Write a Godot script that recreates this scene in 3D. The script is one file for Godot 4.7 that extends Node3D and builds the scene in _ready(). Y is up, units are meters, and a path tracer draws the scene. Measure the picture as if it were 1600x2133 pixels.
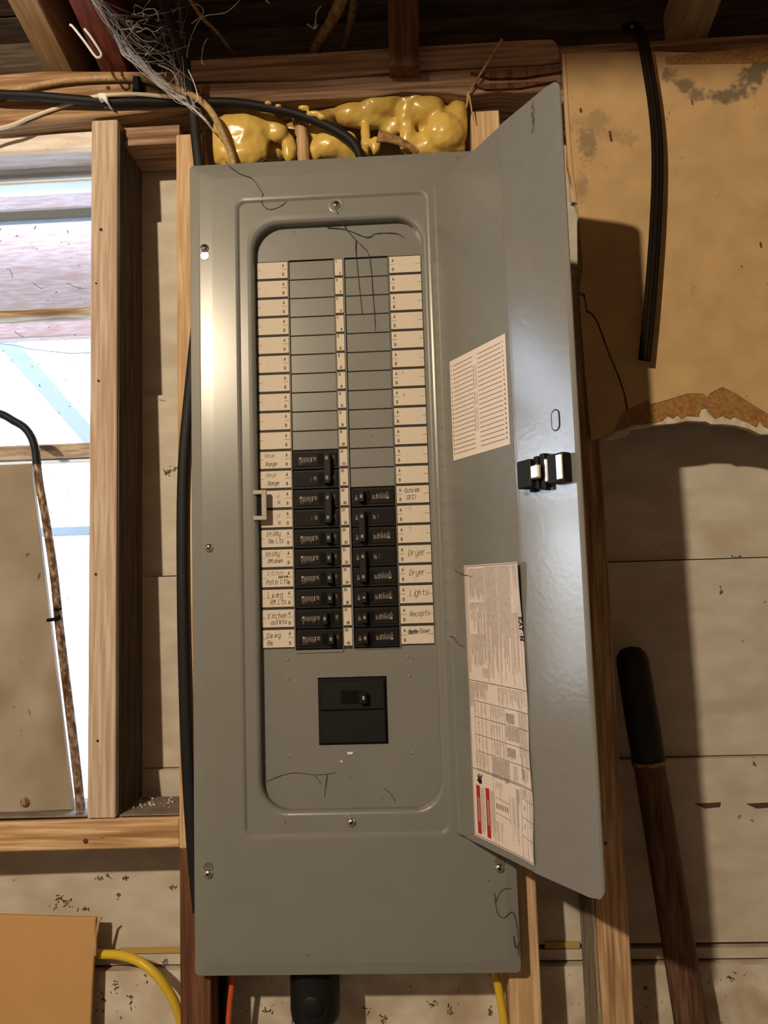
extends Node3D

# ---------------------------------------------------------------- camera numbers (fitted to the panel's one-inch breaker rows)
const CAM_AT := Vector3(0.15796, 1.56840, 0.98108)
const CAM_TURN := Vector3(0.0960197, 0.0405859, -0.0307709)
const FOCAL := 1600.0
var cam_basis := Basis.from_euler(CAM_TURN)
var M := {}
var rng := RandomNumberGenerator.new()
var taken := {}
var wall: Node3D

# ---------------------------------------------------------------- helpers
func U(px: float, py: float, z: float) -> Vector3:      # pixel -> point on the plane at that depth in the wall
	var d := cam_basis * Vector3((px - 800.0) / FOCAL, -(py - 1066.5) / FOCAL, -1.0)
	return CAM_AT + d * ((z - CAM_AT.z) / d.z)

func pxpoly(a: Array, z: float) -> PackedVector2Array:   # [x0,y0,x1,y1,...] pixels -> outline in the wall plane
	var o := PackedVector2Array()
	for i in range(0, a.size(), 2):
		var p := U(a[i], a[i + 1], z)
		o.append(Vector2(p.x, p.y))
	return o

func pxpts(a: Array) -> PackedVector3Array:              # [x,y,z,...] pixel + depth -> points
	var o := PackedVector3Array()
	for i in range(0, a.size(), 3):
		o.append(U(a[i], a[i + 1], a[i + 2]))
	return o

func new_st() -> SurfaceTool:
	var st := SurfaceTool.new()
	st.begin(Mesh.PRIMITIVE_TRIANGLES)
	return st

func tri(st: SurfaceTool, a: Vector3, b: Vector3, c: Vector3, out: Vector3) -> void:
	var n := (c - a).cross(b - a)
	if n.length_squared() < 1e-20:
		return
	if n.dot(out) < 0.0:
		var t := b; b = c; c = t; n = -n
	n = n.normalized()
	for p in [a, b, c]:
		st.set_normal(n); st.set_uv(Vector2.ZERO); st.add_vertex(p)

func quad(st: SurfaceTool, a: Vector3, b: Vector3, c: Vector3, d: Vector3, out: Vector3) -> void:
	tri(st, a, b, c, out); tri(st, a, c, d, out)

func quad_uv(st: SurfaceTool, p: Array, uv: Rect2, n: Vector3) -> void:   # p: top-left, top-right, bottom-right, bottom-left
	var t := [Vector2(uv.position.x, uv.position.y), Vector2(uv.end.x, uv.position.y), uv.end, Vector2(uv.position.x, uv.end.y)]
	for k in [0, 1, 2, 0, 2, 3]:
		st.set_normal(n); st.set_uv(t[k]); st.add_vertex(p[k])

func smooth_tri(st: SurfaceTool, a: Vector3, b: Vector3, c: Vector3, na: Vector3, nb: Vector3, nc: Vector3) -> void:
	var n := (c - a).cross(b - a)
	if n.length_squared() < 1e-20:
		return
	if n.dot(na + nb + nc) < 0.0:
		var t := b; b = c; c = t
		t = nb; nb = nc; nc = t
	st.set_normal(na); st.set_uv(Vector2.ZERO); st.add_vertex(a)
	st.set_normal(nb); st.set_uv(Vector2.ZERO); st.add_vertex(b)
	st.set_normal(nc); st.set_uv(Vector2.ZERO); st.add_vertex(c)

func prism(st: SurfaceTool, poly: PackedVector2Array, zf: float, zb: float, bev := 0.0) -> void:
	if not Geometry2D.is_polygon_clockwise(poly):
		poly = poly.duplicate(); poly.reverse()
	var n := poly.size()
	var inner := PackedVector2Array()
	for i in n:
		var a := poly[(i + n - 1) % n]; var b := poly[i]; var c := poly[(i + 1) % n]
		var e1 := (b - a).normalized(); var e2 := (c - b).normalized()
		var n1 := Vector2(e1.y, -e1.x); var n2 := Vector2(e2.y, -e2.x)   # inward for clockwise (y up)
		var m := (n1 + n2)
		m = m / maxf(0.4, m.dot(n1)) if m.length() > 1e-4 else n1
		inner.append(b + m * bev)
	var idx := Geometry2D.triangulate_polygon(inner)
	for i in range(0, idx.size(), 3):
		var p := [inner[idx[i]], inner[idx[i + 1]], inner[idx[i + 2]]]
		tri(st, Vector3(p[0].x, p[0].y, zf), Vector3(p[1].x, p[1].y, zf), Vector3(p[2].x, p[2].y, zf), Vector3(0, 0, 1))
	idx = Geometry2D.triangulate_polygon(poly)
	for i in range(0, idx.size(), 3):
		var p := [poly[idx[i]], poly[idx[i + 1]], poly[idx[i + 2]]]
		tri(st, Vector3(p[0].x, p[0].y, zb), Vector3(p[1].x, p[1].y, zb), Vector3(p[2].x, p[2].y, zb), Vector3(0, 0, -1))
	for i in n:
		var a := poly[i]; var b := poly[(i + 1) % n]
		var e := b - a
		var outw := Vector3(-e.y, e.x, 0)
		quad(st, Vector3(a.x, a.y, zf - bev), Vector3(b.x, b.y, zf - bev), Vector3(b.x, b.y, zb), Vector3(a.x, a.y, zb), outw)
		if bev > 0.0:
			var ia := inner[i]; var ib := inner[(i + 1) % n]
			quad(st, Vector3(ia.x, ia.y, zf), Vector3(ib.x, ib.y, zf), Vector3(b.x, b.y, zf - bev), Vector3(a.x, a.y, zf - bev), outw.normalized() + Vector3(0, 0, 1))

func rect(x0: float, y0: float, x1: float, y1: float) -> PackedVector2Array:
	return PackedVector2Array([Vector2(x0, y1), Vector2(x1, y1), Vector2(x1, y0), Vector2(x0, y0)])

func box(st: SurfaceTool, lo: Vector3, hi: Vector3, bev := 0.0) -> void:
	obox(st, Transform3D(Basis(), (lo + hi) * 0.5), hi - lo, bev)

func obox(st: SurfaceTool, t: Transform3D, s: Vector3, bev := 0.0) -> void:   # box with chamfered edges
	var h := s * 0.5
	bev = minf(bev, minf(h.x, minf(h.y, h.z)) * 0.9)
	for ax in 3:
		for sg in [-1.0, 1.0]:
			var u := (ax + 1) % 3; var v := (ax + 2) % 3
			var c := []
			for k in [[-1, -1], [1, -1], [1, 1], [-1, 1]]:
				var p := Vector3.ZERO
				p[ax] = sg * h[ax]; p[u] = k[0] * (h[u] - bev); p[v] = k[1] * (h[v] - bev)
				c.append(t * p)
			var nn := Vector3.ZERO; nn[ax] = sg
			quad(st, c[0], c[1], c[2], c[3], t.basis * nn)
	if bev <= 0.0:
		return
	for ax in 3:
		var u := (ax + 1) % 3; var v := (ax + 2) % 3
		for su in [-1.0, 1.0]:
			for sv in [-1.0, 1.0]:
				var c := []
				for k in [[-1, 0], [1, 0], [1, 1], [-1, 1]]:
					var p := Vector3.ZERO
					p[ax] = k[0] * (h[ax] - bev)
					p[u] = su * (h[u] - (0.0 if k[1] == 0 else bev)); p[v] = sv * (h[v] - (bev if k[1] == 0 else 0.0))
					c.append(t * p)
				var nn := Vector3.ZERO; nn[u] = su; nn[v] = sv
				quad(st, c[0], c[1], c[2], c[3], t.basis * nn)
	for sx in [-1.0, 1.0]:
		for sy in [-1.0, 1.0]:
			for sz in [-1.0, 1.0]:
				var sgn := Vector3(sx, sy, sz)
				var i := h - Vector3(bev, bev, bev)
				tri(st, t * (sgn * Vector3(h.x, i.y, i.z)), t * (sgn * Vector3(i.x, h.y, i.z)), t * (sgn * Vector3(i.x, i.y, h.z)), t.basis * sgn)

func spline(p: PackedVector3Array, per := 6) -> PackedVector3Array:
	var o := PackedVector3Array()
	var n := p.size()
	for i in n - 1:
		var a := p[maxi(i - 1, 0)]; var b := p[i]; var c := p[i + 1]; var d := p[mini(i + 2, n - 1)]
		for k in per:
			o.append(b.cubic_interpolate(c, a, d, float(k) / per))
	o.append(p[n - 1])
	return o

func tube(st: SurfaceTool, p: PackedVector3Array, r0: float, r1 := -1.0, sides := 10, flat := 1.0, bump := 0.0) -> void:
	if r1 < 0.0:
		r1 = r0
	var n := p.size()
	var up := Vector3(0, 0, 1)
	var ring := []
	var nor := []
	for i in n:
		var t := (p[mini(i + 1, n - 1)] - p[maxi(i - 1, 0)]).normalized()
		if absf(t.dot(up)) > 0.95:
			up = Vector3(0, 1, 0) if absf(t.y) < 0.8 else Vector3(1, 0, 0)
		var s := t.cross(up).normalized()
		var q := s.cross(t).normalized()
		var r := lerpf(r0, r1, float(i) / (n - 1)) * (1.0 + bump * rng.randf_range(-1, 1))
		var a := []; var b := []
		for k in sides:
			var an := TAU * k / sides
			var v := s * cos(an) + q * sin(an) * flat
			a.append(p[i] + v * r)
			b.append((s * cos(an) * flat + q * sin(an)).normalized())
		ring.append(a); nor.append(b)
	for i in n - 1:
		for k in sides:
			var j := (k + 1) % sides
			smooth_tri(st, ring[i][k], ring[i + 1][k], ring[i + 1][j], nor[i][k], nor[i + 1][k], nor[i + 1][j])
			smooth_tri(st, ring[i][k], ring[i + 1][j], ring[i][j], nor[i][k], nor[i + 1][j], nor[i][j])
	for e in [0, n - 1]:
		var o: Vector3 = (p[0] - p[1]) if e == 0 else (p[n - 1] - p[n - 2])
		for k in sides:
			tri(st, p[e], ring[e][k], ring[e][(k + 1) % sides], o)

func lathe(st: SurfaceTool, t: Transform3D, prof: Array, sides := 24) -> void:   # profile of Vector2(radius, height along the transform's z)
	var n := prof.size()
	for i in n - 1:
		var a: Vector2 = prof[i]; var b: Vector2 = prof[i + 1]
		var na := (prof[mini(i + 1, n - 1)] - prof[maxi(i - 1, 0)]) as Vector2
		var nb := (prof[mini(i + 2, n - 1)] - prof[i]) as Vector2
		na = Vector2(na.y, -na.x).normalized(); nb = Vector2(nb.y, -nb.x).normalized()
		if na.dot(Vector2(1, 0.01)) < 0 and nb.dot(Vector2(1, 0.01)) < 0:
			na = -na; nb = -nb
		for k in sides:
			var c0 := Vector2.from_angle(TAU * k / sides); var c1 := Vector2.from_angle(TAU * (k + 1) / sides)
			var P := func(q: Vector2, c: Vector2): return t * Vector3(q.x * c.x, q.x * c.y, q.y)
			var N := func(q: Vector2, c: Vector2): return (t.basis * Vector3(q.x * c.x, q.x * c.y, q.y)).normalized()
			smooth_tri(st, P.call(a, c0), P.call(b, c0), P.call(b, c1), N.call(na, c0), N.call(nb, c0), N.call(nb, c1))
			smooth_tri(st, P.call(a, c0), P.call(b, c1), P.call(a, c1), N.call(na, c0), N.call(nb, c1), N.call(na, c1))

func obj(called: String, st, m: Material, parent: Node = self) -> MeshInstance3D:
	var o := MeshInstance3D.new()
	o.name = numbered(called) if parent == self else called
	o.mesh = st.commit() if st is SurfaceTool else st
	o.material_override = m
	parent.add_child(o, true)
	return o

func numbered(called: String) -> String:
	if not taken.has(called):
		taken[called] = 0
		return called
	taken[called] += 1
	return "%s_%03d" % [called, taken[called]]

func tag(o: Node, label: String, category: String, group := "") -> Node:
	o.set_meta("label", label); o.set_meta("category", category)
	if group != "":
		o.set_meta("group", group)
	return o

func thing(called: String, label: String, category: String, at := Vector3.ZERO, group := "") -> Node3D:
	var o := Node3D.new()
	o.name = numbered(called)
	o.position = at
	add_child(o)
	tag(o, label, category, group)
	return o

func struct_node(called: String) -> Node3D:
	var o := Node3D.new()
	o.name = called
	o.set_meta("kind", "structure")
	add_child(o)
	return o

func lin(r: float, g: float, b: float) -> Color:
	return Color(r, g, b).linear_to_srgb()

# ---------------------------------------------------------------- materials
func noise_bytes(sd: int, freq: float, oct: int, size := 512) -> PackedByteArray:
	var n := FastNoiseLite.new()
	n.seed = sd; n.frequency = freq; n.fractal_octaves = oct
	n.noise_type = FastNoiseLite.TYPE_SIMPLEX_SMOOTH
	var im := n.get_seamless_image(size, size)
	im.convert(Image.FORMAT_L8)
	return im.get_data()

func grain_texture(sd: int, ca: Color, cb: Color, cc: Color, flecks := 0, fleck := Color.BLACK, fine := 0.03, coarse := 0.008) -> ImageTexture:
	var a := noise_bytes(sd, fine, 4); var b := noise_bytes(sd + 7, coarse, 3)
	var d := PackedByteArray(); d.resize(512 * 512 * 3)
	for i in 512 * 512:
		var x := a[i] / 255.0; var y := b[i] / 255.0
		var c := ca.lerp(cb, clampf((x - 0.5) * 1.7 + 0.5, 0, 1)).lerp(cc, clampf((y - 0.55) * 2.2, 0, 0.75))
		d[i * 3] = int(clampf(c.r, 0, 1) * 255); d[i * 3 + 1] = int(clampf(c.g, 0, 1) * 255); d[i * 3 + 2] = int(clampf(c.b, 0, 1) * 255)
	var im := Image.create_from_data(512, 512, false, Image.FORMAT_RGB8, d)
	var r := RandomNumberGenerator.new(); r.seed = sd
	for k in flecks:
		var p := Vector2(r.randf() * 512, r.randf() * 512)
		var ln := r.randf_range(0.2, 2.2) if r.randf() < 0.85 else r.randf_range(2, 5)
		var q := p + Vector2.from_angle(r.randf() * TAU) * ln
		stroke(im, p, q, r.randf_range(0.5, 1.5), Color(fleck, r.randf_range(0.3, 0.9)))
	return ImageTexture.create_from_image(im)

func mat(c: Color, rough := 0.8, metal := 0.0, spec := 0.5) -> StandardMaterial3D:
	var m := StandardMaterial3D.new()
	m.albedo_color = c; m.roughness = rough; m.metallic = metal; m.metallic_specular = spec
	return m

func tri_mat(t: Texture2D, scale: Vector3, tint := Color.WHITE, rough := 0.85, off := Vector3.ZERO, relief := 0.0) -> StandardMaterial3D:
	var m := mat(tint, rough, 0.0, 0.35)
	m.albedo_texture = t
	m.uv1_triplanar = true; m.uv1_world_triplanar = true
	m.uv1_triplanar_sharpness = 4.0
	m.uv1_scale = scale; m.uv1_offset = off
	if relief > 0.0:
		m.roughness = minf(1.0, rough + relief * 0.5)
	return m

func stroke(im: Image, a: Vector2, b: Vector2, w: float, c: Color) -> void:
	var h := w * 0.5
	var x0 := maxi(0, int(minf(a.x, b.x) - h - 1)); var x1 := mini(im.get_width() - 1, int(maxf(a.x, b.x) + h + 1))
	var y0 := maxi(0, int(minf(a.y, b.y) - h - 1)); var y1 := mini(im.get_height() - 1, int(maxf(a.y, b.y) + h + 1))
	var e := b - a
	var l2 := maxf(e.length_squared(), 1e-6)
	for y in range(y0, y1 + 1):
		for x in range(x0, x1 + 1):
			var p := Vector2(x + 0.5, y + 0.5)
			var t := clampf((p - a).dot(e) / l2, 0, 1)
			var cov := clampf(h + 0.5 - p.distance_to(a + e * t), 0, 1) * c.a
			if cov > 0.0:
				im.set_pixel(x, y, im.get_pixel(x, y).lerp(Color(c.r, c.g, c.b, 1), cov))

const GLYPH := {
	"A": "06 20 46;14 34", "B": "06 00 30 41 42 33 03;33 44 45 36 06", "C": "41 30 10 01 05 16 36 45", "D": "06 00 20 42 44 26 06", "E": "40 00 06 46;03 33", "F": "40 00 06;03 33", "G": "41 30 10 01 05 16 36 45 43 23",
	"H": "00 06;40 46;03 43", "I": "20 26", "K": "00 06;40 03 46", "L": "00 06 46", "M": "06 00 23 40 46", "N": "06 00 46 40", "O": "10 01 05 16 36 45 41 30 10", "P": "06 00 30 41 42 33 03", "R": "06 00 30 41 42 33 03;23 46",
	"S": "41 30 10 01 02 13 33 44 45 36 16 05", "T": "00 40;20 26", "U": "00 05 16 36 45 40", "^": "06 20 46", "*": "23 23",
	"a": "42 12 03 05 16 36 45;42 46", "b": "00 06 36 45 43 32 02", "c": "42 12 03 05 16 46", "d": "40 46 16 05 03 12 42", "e": "04 44 43 32 12 03 05 16 46", "g": "42 12 03 05 16 46;42 47 38 08", "h": "00 06;03 22 33 36",
	"i": "22 26;20 20", "k": "00 06;42 04 46", "l": "20 26", "m": "06 02;03 12 23 26;23 32 43 46", "n": "06 02;03 22 33 36", "o": "12 03 05 16 36 45 43 32 12", "p": "02 08;02 32 43 45 36 06", "r": "06 02;03 12 32",
	"s": "42 12 03 14 34 45 36 06", "t": "20 25 36 46;02 42", "u": "02 05 16 36 45;42 46", "v": "02 26 42", "w": "02 16 24 36 42", "y": "02 05 16 46;42 47 38 08",
	"0": "10 01 05 16 36 45 41 30 10", "1": "11 20 26;16 36", "2": "01 10 30 41 42 06 46", "3": "00 40 23 33 44 45 36 16 05", "4": "36 30 04 44", "5": "40 00 03 33 44 45 36 16 05", "6": "40 10 01 05 16 36 45 44 33 03", "7": "00 40 16",
	"8": "10 01 02 13 33 44 45 36 16 05 04 13 33 42 41 30 10", "9": "43 13 02 01 10 30 41 45 36 06", "?": "01 10 30 41 42 24;26 26", ".": "26 26", "/": "06 40", "'": "20 21", "-": "03 43",
}

func text(im: Image, s: String, at: Vector2, h: float, w: float, c: Color, turn := 0.0, slant := 0.0, jit := 0.0, wide := 0.72) -> void:
	var adv := 0.0
	var k := h / 6.0
	for ch in s:
		var gl: String = GLYPH.get(ch, "")
		if gl != "":
			for pl in gl.split(";"):
				var last := Vector2.INF
				for pt in pl.split(" "):
					var q := Vector2(float(pt[0]) * k * wide + adv, float(pt[1]) * k)
					q += Vector2(rng.randf_range(-jit, jit), rng.randf_range(-jit, jit)) * k
					q.x -= (q.y - h) * slant
					q = at + q.rotated(turn)
					if last == Vector2.INF:
						last = q
						if pl.length() <= 2:
							stroke(im, q, q, w, c)
					stroke(im, last, q, w, c)
					last = q
		adv += (h * wide * (0.45 if ch in "iIl.'1" else 0.95)) if ch != " " else h * 0.5
	return

func image_mat(im: Image, rough := 0.7) -> StandardMaterial3D:
	var m := mat(Color.WHITE, rough, 0.0, 0.4)
	im.generate_mipmaps()
	m.albedo_texture = ImageTexture.create_from_image(im)
	m.texture_repeat = false
	return m

func make_materials() -> void:
	var wood := grain_texture(11, Color(0.86, 0.82, 0.77), Color(1.0, 1.0, 1.0), Color(0.82, 0.75, 0.68), 60, Color(0.3, 0.2, 0.13), 0.03, 0.01)
	var old := grain_texture(29, Color(0.78, 0.73, 0.68), Color(1.0, 1.0, 1.0), Color(0.58, 0.48, 0.41), 160, Color(0.2, 0.13, 0.1), 0.035, 0.012)
	var tan_c := lin(0.64, 0.46, 0.29)
	M.stud = tri_mat(wood, Vector3(9, 0.45, 9), tan_c, 0.8, Vector3(0.3, 0.1, 0), 0.06)
	M.stud_daylit = tri_mat(wood, Vector3(9, 0.45, 9), lin(0.60, 0.49, 0.42), 0.8, Vector3(0.65, 0.4, 0.2), 0.06)  # paler, pinker tint puts the window's daylight into this stud's colour
	M.plate = tri_mat(old, Vector3(0.4, 9, 9), lin(0.44, 0.30, 0.19), 0.85, Vector3(0.1, 0.3, 0), 0.1)
	M.plate_dark = tri_mat(old, Vector3(0.4, 9, 9), lin(0.44, 0.30, 0.225), 0.85, Vector3(0.5, 0.7, 0), 0.1)
	M.sill = tri_mat(old, Vector3(0.4, 8, 8), lin(0.68, 0.48, 0.29), 0.85, Vector3(0.2, 0.15, 0), 0.1)
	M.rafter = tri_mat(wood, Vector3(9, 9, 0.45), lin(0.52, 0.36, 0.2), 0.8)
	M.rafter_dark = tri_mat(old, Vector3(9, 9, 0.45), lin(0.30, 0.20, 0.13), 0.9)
	M.red_paint = tri_mat(old, Vector3(6, 6, 1.2), lin(0.30, 0.095, 0.08), 0.6, Vector3(0.3, 0, 0.1))
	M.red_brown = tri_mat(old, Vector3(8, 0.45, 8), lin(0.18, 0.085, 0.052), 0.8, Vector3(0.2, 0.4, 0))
	M.brown_stud = tri_mat(old, Vector3(9, 0.45, 9), lin(0.58, 0.40, 0.245), 0.85, Vector3(0.4, 0.2, 0.1), 0.1)
	M.grey_wood = tri_mat(old, Vector3(14, 1.2, 14), lin(0.34, 0.30, 0.245), 0.9, Vector3(0.2, 0, 0), 0.12)
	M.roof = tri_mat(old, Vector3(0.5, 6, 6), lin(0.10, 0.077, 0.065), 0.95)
	var boardtex := grain_texture(43, Color(0.94, 0.93, 0.915), Color(1, 1, 1), Color(0.88, 0.85, 0.81), 40, Color(0.2, 0.15, 0.1), 0.02, 0.009)
	M.board = []
	for k in 3:
		M.board.append(tri_mat(boardtex, Vector3(1.15, 2.4, 2), lin(0.55 + 0.012 * k, 0.505 + 0.011 * k, 0.45 + 0.008 * k), 0.7, Vector3(0.31 * k, 0.17 * k, 0), 0.03))
	var dirty := grain_texture(47, Color(0.9, 0.87, 0.84), Color(1, 1, 1), Color(0.8, 0.74, 0.68), 330, Color(0.16, 0.12, 0.09), 0.02, 0.009)
	M.board_dirty = tri_mat(dirty, Vector3(1.9, 1.9, 2), lin(0.64, 0.59, 0.52), 0.75)
	M.tape = mat(lin(0.42, 0.29, 0.09), 0.7)
	M.stud_side_dark = tri_mat(old, Vector3(9, 0.5, 9), lin(0.10, 0.08, 0.072), 0.9)  # darker tone for the sheet added on the stud's shaded side
	M.gap = mat(lin(0.075, 0.042, 0.024), 0.95)
	M.gypsum = tri_mat(dirty, Vector3(6, 6, 6), lin(0.62, 0.57, 0.48), 0.95)
	M.paper = tri_mat(wood, Vector3(9, 9, 9), lin(0.34, 0.185, 0.07), 0.9)
	M.concrete = tri_mat(boardtex, Vector3(0.8, 0.8, 0.8), lin(0.26, 0.25, 0.235), 0.9)
	M.room_wall = tri_mat(wood, Vector3(1.2, 1.2, 1.2), lin(0.40, 0.32, 0.24), 0.9)
	var peel := NoiseTexture2D.new()
	peel.width = 512; peel.height = 512; peel.seamless = true; peel.as_normal_map = true; peel.bump_strength = 3.0
	var pn := FastNoiseLite.new(); pn.seed = 5; pn.frequency = 0.03; pn.fractal_octaves = 2
	peel.noise = pn
	var dirtgrey := grain_texture(61, Color(0.985, 0.985, 0.985), Color(1, 1, 1), Color(0.975, 0.97, 0.965), 18, Color(0.25, 0.23, 0.2), 0.012, 0.008)
	M.grey = tri_mat(dirtgrey, Vector3(2.2, 2.2, 2.2), lin(0.192, 0.195, 0.19), 0.27)
	M.grey.metallic_specular = 0.5
	M.grey_door = M.grey.duplicate()
	M.grey_door.uv1_scale = Vector3(7, 7, 7)
	M.grey_door.normal_enabled = true; M.grey_door.normal_texture = peel; M.grey_door.normal_scale = 0.10
	M.grey_door.roughness = 0.19; M.grey_door.metallic_specular = 0.75
	M.steel = mat(lin(0.72, 0.70, 0.66), 0.22, 1.0)
	M.galv = mat(lin(0.55, 0.55, 0.55), 0.4, 0.9)
	M.black = mat(lin(0.010, 0.010, 0.011), 0.5, 0.0, 0.3)
	M.black_flat = mat(lin(0.004, 0.004, 0.005), 0.6, 0.0, 0.2)
	M.black_cable = mat(lin(0.012, 0.012, 0.014), 0.55, 0.0, 0.3)
	M.rubber = mat(lin(0.010, 0.007, 0.005), 0.6, 0.0, 0.14)
	M.tan_cable = tri_mat(wood, Vector3(12, 12, 12), lin(0.50, 0.36, 0.2), 0.6)
	M.pale_cable = mat(lin(0.66, 0.56, 0.42), 0.55)
	M.brown_cable = tri_mat(old, Vector3(9, 9, 9), lin(0.36, 0.23, 0.11), 0.75)
	M.yellow_cable = mat(lin(0.62, 0.43, 0.03), 0.42)
	M.orange = mat(lin(0.6, 0.1, 0.02), 0.5)
	M.foam = mat(lin(0.62, 0.425, 0.105), 0.26)
	M.foam.metallic_specular = 0.6
	M.foam.subsurf_scatter_enabled = false
	M.web = mat(lin(0.78, 0.78, 0.8), 0.9)
	M.web_dirty = mat(lin(0.06, 0.05, 0.04), 0.9)
	M.card = tri_mat(dirtgrey, Vector3(2.3, 2.3, 2.3), lin(0.52, 0.31, 0.135), 0.85)
	M.ply = tri_mat(grain_texture(71, Color(0.86, 0.84, 0.8), Color(1, 1, 1), Color(0.7, 0.62, 0.52), 60, Color(0.2, 0.15, 0.1), 0.006, 0.005), Vector3(1.4, 1.4, 1.4), lin(0.36, 0.315, 0.265), 0.85)
	M.rust = tri_mat(grain_texture(83, Color(0.55, 0.42, 0.34), Color(1, 0.98, 0.95), Color(0.32, 0.2, 0.14), 700, Color(0.12, 0.06, 0.04), 0.05, 0.02), Vector3(5, 3, 5), lin(0.42, 0.36, 0.3), 0.5)
	M.rust.metallic = 0.3
	M.white_paint = tri_mat(dirty, Vector3(0.9, 6, 6), lin(0.84, 0.80, 0.80), 0.7, Vector3(0.1, 0.1, 0), 0.05)
	M.alu = mat(lin(0.62, 0.66, 0.70), 0.4, 0.1)
	M.sash = tri_mat(old, Vector3(1.0, 9, 9), lin(0.5, 0.42, 0.33), 0.8)
	M.pink = tri_mat(grain_texture(97, Color(0.95, 0.82, 0.80), Color(1, 1, 1), Color(0.86, 0.74, 0.72), 60, Color(0.4, 0.3, 0.3), 0.04, 0.012), Vector3(1.0, 7, 7), lin(0.40, 0.345, 0.345), 0.8)
	M.outside = mat(lin(0.6, 0.63, 0.66), 0.8)
	M.outside_beam = mat(lin(0.13, 0.155, 0.18), 0.8)
	M.ground = mat(lin(0.45, 0.45, 0.42), 0.95)
	M.glass = mat(Color(0.95, 0.98, 1.0, 0.05), 0.05, 0.0, 0.22)
	M.glass.transparency = BaseMaterial3D.TRANSPARENCY_ALPHA
	M.speck = mat(lin(0.10, 0.09, 0.08), 0.9)
	M.grip = mat(lin(0.006, 0.006, 0.006), 0.75)
	M.handle_wood = tri_mat(old, Vector3(12, 1.2, 12), lin(0.15, 0.085, 0.055), 0.65)
	M.beige = mat(lin(0.36, 0.33, 0.28), 0.5)
	M.smear = mat(lin(0.085, 0.068, 0.052), 0.95)
	M.keyhole_shade = mat(lin(0.11, 0.108, 0.1), 0.6)  # dark grey standing in for the shade inside the keyholes
	M.dust = tri_mat(dirty, Vector3(5, 5, 5), lin(0.22, 0.19, 0.17), 0.95)

# ================================================================ build
func _ready() -> void:
	rng.seed = 20240611
	# ---- camera
	var cam := Camera3D.new()
	cam.name = "camera"
	cam.position = CAM_AT; cam.rotation = CAM_TURN
	cam.fov = rad_to_deg(2.0 * atan(1066.5 / FOCAL))
	cam.near = 0.02; cam.far = 200.0
	add_child(cam)
	cam.current = true
	# ---- sky (bright overcast day) and exposure
	var env := Environment.new()
	env.background_mode = Environment.BG_SKY
	var sm := ProceduralSkyMaterial.new()
	sm.sky_top_color = Color(0.80, 0.89, 1.0); sm.sky_horizon_color = Color(0.94, 0.97, 1.0)
	sm.ground_horizon_color = Color(0.85, 0.88, 0.9); sm.ground_bottom_color = Color(0.6, 0.6, 0.6)
	sm.sun_angle_max = 0.0
	sm.energy_multiplier = 1.0
	var sky := Sky.new(); sky.sky_material = sm
	env.sky = sky
	env.background_energy_multiplier = 15.0
	env.tonemap_mode = Environment.TONE_MAPPER_LINEAR
	env.tonemap_exposure = 1.0
	env.sdfgi_enabled = true; env.ssao_enabled = true; env.ssil_enabled = true
	var we := WorldEnvironment.new()
	we.name = "world_environment"; we.environment = env
	add_child(we)
	make_materials()
	lamp()
	structure()
	window_and_outside()
	ceiling_and_room()
	panel()
	door_of_panel()
	breakers()
	cables()
	foam()
	loose_things()
	cobwebs()

# ---- the garage's hanging bulb, behind and above the camera's left: where the shadows of the panel door point to
func lamp() -> void:
	var at := Vector3(-0.737, 2.49, 1.90)
	var t := thing("pendant_lamp", "bare warm bulb hanging from the ridge on a black cord", "lamp", at)
	var st := new_st()
	lathe(st, Transform3D(Basis(Vector3(1, 0, 0), Vector3(0, 0, -1), Vector3(0, 1, 0)), Vector3.ZERO), [Vector2(0, -0.034), Vector2(0.018, -0.030), Vector2(0.030, -0.012), Vector2(0.031, 0.006), Vector2(0.022, 0.028), Vector2(0.014, 0.045), Vector2(0.0, 0.046)], 20)
	var glow := mat(Color(1, 0.9, 0.75), 0.4)
	glow.emission_enabled = true; glow.emission = lin(1.0, 0.8, 0.53); glow.emission_energy_multiplier = 6.0
	obj("bulb", st, glow, t)
	st = new_st()
	lathe(st, Transform3D(Basis(Vector3(1, 0, 0), Vector3(0, 0, -1), Vector3(0, 1, 0)), Vector3.ZERO), [Vector2(0, 0.047), Vector2(0.019, 0.047), Vector2(0.021, 0.06), Vector2(0.019, 0.095), Vector2(0.006, 0.105), Vector2(0, 0.105)], 16)
	obj("socket", st, M.black, t)
	st = new_st()
	tube(st, PackedVector3Array([Vector3(0, 0.1, 0), Vector3(0, 0.2, 0), Vector3(0, 0.36, 0)]), 0.003, 0.003, 6)
	obj("cord", st, M.black_cable, t)
	var l := OmniLight3D.new()
	l.name = "bulb_light"
	l.light_color = lin(1.0, 0.81, 0.555)
	l.light_energy = 4.1
	l.light_size = 0.03
	l.omni_range = 12.0; l.omni_attenuation = 2.0
	l.shadow_enabled = true
	t.add_child(l)

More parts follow.
